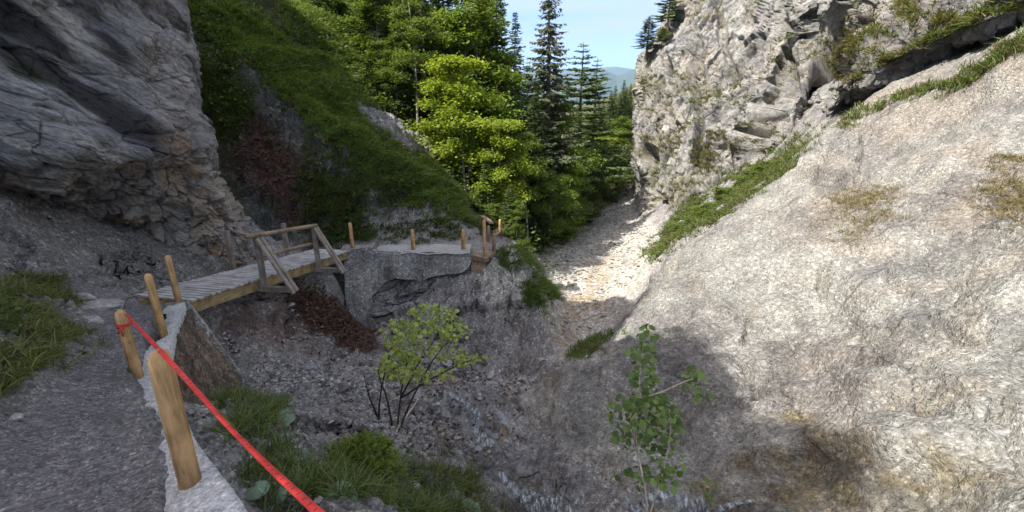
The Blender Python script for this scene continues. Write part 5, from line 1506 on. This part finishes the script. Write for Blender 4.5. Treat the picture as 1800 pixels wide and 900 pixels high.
r = np.random.default_rng(21)
g = W(690, 762); Dg = g[1] * CP - g[2] * SP
sap = empty('sapling', tuple(g), label='light green sapling with thin dark stems above the scree', cat='sapling')
st = MB()
tips = []
for (bx, bx2, pts) in [(668, 0, [(668, 762), (667, 710), (680, 640), (700, 575)]), (697, 0, [(697, 765), (704, 700), (715, 640), (742, 570)]), (690, 0, [(692, 765), (680, 700), (665, 650), (690, 610)]),
                       (703, 0, [(700, 760), (730, 690), (770, 620), (815, 575)]), (710, 0, [(704, 700), (760, 665), (810, 640), (842, 630)]), (676, 0, [(668, 740), (650, 700), (640, 660)]), (700, 0, [(704, 700), (720, 670), (735, 640), (790, 560)])]:
    j = r.normal() * .15
    limb(st, [U(a, b, Dg - .02 + j * k / len(pts)) for k, (a, b) in enumerate(pts)], .016, .005, (.30, .26, .24))
o = st.build('stems', M['bark'], sap); o.matrix_parent_inverse = Matrix.Translation(-Vector(sap.location))
lf = MB()
leafy(lf, [(760, 560, 48, 28, 3), (700, 590, 30, 30, 2), (745, 600, 60, 40, 4), (705, 640, 40, 25, 3), (800, 582, 28, 14, 1.5), (735, 660, 50, 14, 1.2), (825, 632, 28, 12, .8), (685, 650, 22, 18, 1), (800, 625, 25, 16, .6), (770, 655, 30, 10, .4)],
      1250, .064, [(.32, .40, .09), (.36, .43, .11), (.24, .33, .06), (.38, .44, .16)], Dg - .05, .28, r)
o = lf.build('leaves', M['leaf'], sap); o.matrix_parent_inverse = Matrix.Translation(-Vector(sap.location))

g = U(1140, 925, 3.3)
asp = empty('sapling', tuple(g), label='young aspen with round dark green leaves and whitish twigs before the slab', cat='sapling')
st = MB()
for pts, r0 in [([(1140, 925), (1132, 850), (1115, 770), (1100, 700), (1085, 690)], .011), ([(1128, 830), (1118, 770), (1122, 690), (1126, 640), (1135, 585)], .008), ([(1140, 910), (1165, 830), (1178, 760), (1176, 720)], .007),
                ([(1118, 770), (1095, 745), (1075, 735)], .005), ([(1120, 700), (1160, 690), (1200, 672), (1225, 664)], .005), ([(1140, 890), (1120, 850), (1095, 838)], .004), ([(1122, 690), (1140, 720), (1165, 740)], .005)]:
    limb(st, [U(a, b, 3.25 + .02 * k) for k, (a, b) in enumerate(pts)], r0, .003, (1.3, 1.25, 1.15))
o = st.build('stems', M['palebark'], asp); o.matrix_parent_inverse = Matrix.Translation(-Vector(asp.location))
lf = MB()
leafy(lf, [(1140, 590, 16, 18, .8), (1130, 625, 22, 25, 1.4), (1128, 665, 28, 20, 1.1), (1120, 725, 55, 32, 3.2), (1165, 745, 34, 45, 3), (1125, 770, 45, 25, 1.6), (1168, 820, 34, 40, 1.7), (1125, 835, 22, 20, .5), (1222, 668, 24, 18, .8), (1240, 695, 18, 8, .2), (1088, 836, 12, 6, .15), (1145, 700, 30, 20, 1), (1250, 870, 12, 30, .2)],
      640, .049, [(.09, .15, .04), (.12, .19, .055), (.07, .12, .035), (.15, .22, .07)], 3.3, .16, r, flat=.8, round_=1.05)
o = lf.build('leaves', M['leaf'], asp); o.matrix_parent_inverse = Matrix.Translation(-Vector(asp.location))

# spreading young spruce on the scree edge: bottle-brush shoots on short boughs
def brush_bush(px, py, D, rx, ry, n, colours, label, seed, shoot=.15):
    r = np.random.default_rng(seed)
    base = U(px, py + ry * .9, D)
    base[2] = min(base[2], ground_at(base[0], base[1]) + .05)
    o = empty('spruce_bush', tuple(base), label=label, cat='bush')
    wd, nd = MB(), MB()
    R_x, R_z = rx / FPX * D, ry / FPX * D * 1.7
    cen, dv, ln, ww, cc = [], [], [], [], []
    cl = np.asarray(colours)
    for k in range(n):
        a = r.uniform(0, 6.28); e = math.asin(r.uniform(.02, 1.0)); q = r.uniform(.62, 1.0)
        d = np.array([math.cos(a) * math.cos(e) * R_x, math.sin(a) * math.cos(e) * R_x * .8, math.sin(e) * R_z])
        tip = d * q
        dd_ = d / np.linalg.norm(d) + r.normal(size=3) * .35; dd_[2] -= .15; dd_ /= np.linalg.norm(dd_)
        L = shoot * r.uniform(.7, 1.4)
        p1 = tip - dd_ * L
        wd.tube(np.array([[0, 0, .02], p1 * .55 + [0, 0, .05], p1, tip]), np.array([.008, .006, .004, .002]), 4, (.9, .8, .7), cap=False)
        for sgn in range(4):                             # the shoot and three side shoots
            if sgn == 0: b0, bd, bl = p1, dd_, L
            else:
                bd = dd_ + r.normal(size=3) * .6; bd /= np.linalg.norm(bd); b0 = p1 + dd_ * L * r.uniform(0, .5); bl = L * r.uniform(.45, .8)
            m = 26
            u = r.random(m)
            rv = r.normal(size=(m, 3)); rv -= (rv @ bd)[:, None] * bd; rv /= np.linalg.norm(rv, axis=1)[:, None]
            cen.append(b0 + bd * (u * bl)[:, None]); dv.append(bd * .9 + rv * .8); ln.append(np.full(m, .030)); ww.append(np.full(m, .006))
            cc.append(cl[r.integers(0, len(cl))] * r.uniform(.8, 1.25, (m, 1)) * (.7 + .5 * u[:, None]))
    cen, dv, ln, ww, cc = map(np.concatenate, (cen, dv, ln, ww, cc))
    nd.leaves(cen, dv, r.normal(size=cen.shape), ln, ww, cc)
    wd.build('branches', M['bark'], o); nd.build('needles', M['needle'], o, smooth=False)
q = W(640, 838); Dq = q[1] * CP - q[2] * SP
brush_bush(632, 792, Dq, 86, 50, 420, [(.15, .21, .03), (.19, .25, .04), (.11, .17, .03)], 'spreading young spruce with bright bottle brush shoots at the scree edge', 31)
q = W(712, 800); Dq2 = q[1] * CP - q[2] * SP
brush_bush(712, 792, Dq2, 26, 22, 60, [(.08, .10, .03), (.06, .085, .022)], 'small dull heather bush at the edge of the bright young spruce', 32, shoot=.09)

# butterbur: round grey-green leaves on stalks
def butterbur(px, py, rpx, label, tilt=(0, 0), D=None, colr=(.14, .20, .13), rise=.12, sx=1.0):
    g = W(px, py + rpx * .8)
    Dg_ = (g[1] * CP - g[2] * SP) if D is None else D
    c = U(px, py, Dg_ - .06)
    g = np.array([c[0] + .02, c[1] + .05, ground_at(c[0], c[1] + .05) - .02])
    if c[2] < g[2] + .06: c[2] = g[2] + .06
    R = rpx / FPX * Dg_
    o = empty('butterbur', tuple(g), label=label, cat='plant', group='round leaved butterbur plants')
    st = MB(); limb(st, [np.zeros(3), (c - g) * .5 + [.01, .02, 0], c - g], .005, .004, (1, 1, 1), n=8)
    st.build('stalk', M['palebark'], o)
    n1, n2 = 12, 40
    tt = np.linspace(0, 2 * math.pi, n2); rr = np.linspace(0, 1, n1)
    TT, RR = np.meshgrid(tt, rr)
    notch = 1 - .45 * np.exp(-((TT - math.pi) / .35) ** 2) + .03 * np.sin(TT * 9)
    X, Y = RR * notch * np.cos(TT) * R * sx, RR * notch * np.sin(TT) * R
    Zl = -.30 * R * RR ** 2 + .05 * R * np.cos(TT * 7) * RR ** 2 + .12 * R * (1 - RR)
    P = np.stack([X, Y, Zl], -1).reshape(-1, 3)
    vein = np.clip(1 - np.abs(np.sin(TT * 3.5)) / (.10 + .05 * (1 - RR)), 0, 1)
    C = np.asarray(colr)[None, None] * (1 + .9 * vein[..., None])
    m = Matrix.Rotation(tilt[0], 3, 'X') @ Matrix.Rotation(tilt[1], 3, 'Y') @ Matrix.Rotation(r.uniform(0, 6.28), 3, 'Z')
    P = P @ np.array(m).T + (c - g)
    MB().grid(P.reshape(n1, n2, 3), C).build('leaf', M['butter'], o)
for a in [
    (595, 880, 30, 'large round leaf standing upright right of the red tape', (.95, .1)),
    (690, 880, 17, 'small round leaf showing its pale face beside the dry grass', (.9, -.3)),
    (672, 893, 22, 'grey green leaf cut by the bottom edge beside the smaller round leaf', (.7, .4)),
    (727, 893, 14, 'little leaf on the bottom edge right of the two round leaves', (.5, .3)),
    (490, 740, 26, 'broad green leaf among weeds below the buttress', (.3, -.2)),
    (443, 722, 16, 'grey leaf nearest the foot of the buttress', (.4, .2)),
    (478, 792, 22, 'dusty green leaf just above the red tape in the weeds', (.3, .3)),
    (500, 812, 16, 'pale leaf under the dusty green one', (.2, -.3)),
    (530, 805, 14, 'curled pale leaf on the scree edge left of the spruce bush', (.8, .5)),
    (452, 857, 18, 'drooping pale leaf lying between kerb and tape', (.15, .1)),
    (415, 797, 14, 'small dull leaf between kerb and tape', (.2, .4)),
    (820, 895, 26, 'wide low leaf on the bottom edge below the flat grey stone', (.1, .1)),
    (637, 863, 13, 'withered brownish leaf on a thin stalk under the spruce bush', (.3, .6)),
    (490, 868, 15, 'narrow leaf close to the lower part of the tape', (.6, -.5)),
]:
    butterbur(*a, colr=(.20, .17, .12) if 'withered' in a[3] else (.13, .19, .125))

# ------------------------------------------------------------------ light, sky
SUN_AZ, SUN_EL = math.radians(123), math.radians(53)      # azimuth left of the view's forward axis
S = Vector((-math.sin(SUN_AZ) * math.cos(SUN_EL), math.cos(SUN_AZ) * math.cos(SUN_EL), math.sin(SUN_EL)))
ld = bpy.data.lights.new('sun', 'SUN')
ld.energy = 2.0
ld.angle = math.radians(.5)
ld.color = (1.0, .965, .90)
sun = bpy.data.objects.new('sun', ld)
sun.rotation_euler = S.to_track_quat('Z', 'Y').to_euler()
col.objects.link(sun)
w = bpy.data.worlds.new('World'); scene.world = w; w.use_nodes = True
nt = w.node_tree; nt.nodes.clear()
sky = nt.nodes.new('ShaderNodeTexSky'); sky.sky_type = 'NISHITA'; sky.sun_disc = False
sky.sun_elevation = SUN_EL
sky.sun_rotation = -SUN_AZ
sky.altitude = 700; sky.air_density = 1.0; sky.dust_density = 1.0; sky.ozone_density = 1.0
bg = nt.nodes.new('ShaderNodeBackground'); bg.inputs[1].default_value = .15
ow = nt.nodes.new('ShaderNodeOutputWorld')
# sky tint: warmed overhead to lift the shade, dimmed towards the horizon, one faint streak of cloud
tc = nt.nodes.new('ShaderNodeTexCoord')
sx = nt.nodes.new('ShaderNodeSeparateXYZ'); nt.links.new(tc.outputs['Generated'], sx.inputs[0])
el = nt.nodes.new('ShaderNodeValToRGB'); nt.links.new(sx.outputs[2], el.inputs[0])
el.color_ramp.elements[0].position = .22; el.color_ramp.elements[0].color = (.225, .26, .31, 1)
el.color_ramp.elements[1].position = .62; el.color_ramp.elements[1].color = (1.55, 1.05, .70, 1)
m1 = nt.nodes.new('ShaderNodeMix'); m1.data_type = 'RGBA'; m1.blend_type = 'MULTIPLY'; m1.inputs[0].default_value = 1
nt.links.new(sky.outputs[0], m1.inputs[6]); nt.links.new(el.outputs[0], m1.inputs[7])
mpn = nt.nodes.new('ShaderNodeMapping'); mpn.inputs['Scale'].default_value = (2.2, 2.2, 14); nt.links.new(tc.outputs['Generated'], mpn.inputs[0])
cn = nt.nodes.new('ShaderNodeTexNoise'); cn.inputs['Scale'].default_value = 1.6; cn.inputs['Detail'].default_value = 5; nt.links.new(mpn.outputs[0], cn.inputs['Vector'])
cr = nt.nodes.new('ShaderNodeValToRGB'); nt.links.new(cn.outputs['Fac'], cr.inputs[0])
cr.color_ramp.elements[0].position = .38; cr.color_ramp.elements[0].color = (0, 0, 0, 1)
cr.color_ramp.elements[1].position = .62; cr.color_ramp.elements[1].color = (.7, .7, .7, 1)
m2 = nt.nodes.new('ShaderNodeMix'); m2.data_type = 'RGBA'; nt.links.new(cr.outputs[0], m2.inputs[0])
nt.links.new(m1.outputs[2], m2.inputs[6]); m2.inputs[7].default_value = (.85, .9, .98, 1)
nt.links.new(m2.outputs[2], bg.inputs[0]); nt.links.new(bg.outputs[0], ow.inputs[0])
# thin valley air, one closed box round everything on the ground
hz = NT('valley_haze')
pv = hz.n('VolumePrincipled', ins={'Color': (.5, .7, 1.0, 1), 'Density': 8.0e-5, 'Anisotropy': .1})
hz.link(pv.outputs[0], hz.out.inputs[1])
hb_ = MB()
x0, x1, y0, y1, z0, z1 = -12500, 12500, -12500, 13500, -60, 1500
Vh = [(x, y, z) for z in (z0, z1) for x, y in ((x0, y0), (x1, y0), (x1, y1), (x0, y1))]
hb_.add(Vh, [(3, 2, 1, 0), (4, 5, 6, 7), (0, 1, 5, 4), (1, 2, 6, 5), (2, 3, 7, 6), (3, 0, 4, 7)])
hb_.build('haze', hz.m, kind='stuff', smooth=False)
scene.view_settings.view_transform = 'Standard'
scene.view_settings.look = 'None'
scene.view_settings.exposure = 2.62
scene.cycles.max_bounces = 8
scene.cycles.diffuse_bounces = 6
scene.cycles.transparent_max_bounces = 8
scene.cycles.use_denoising = True
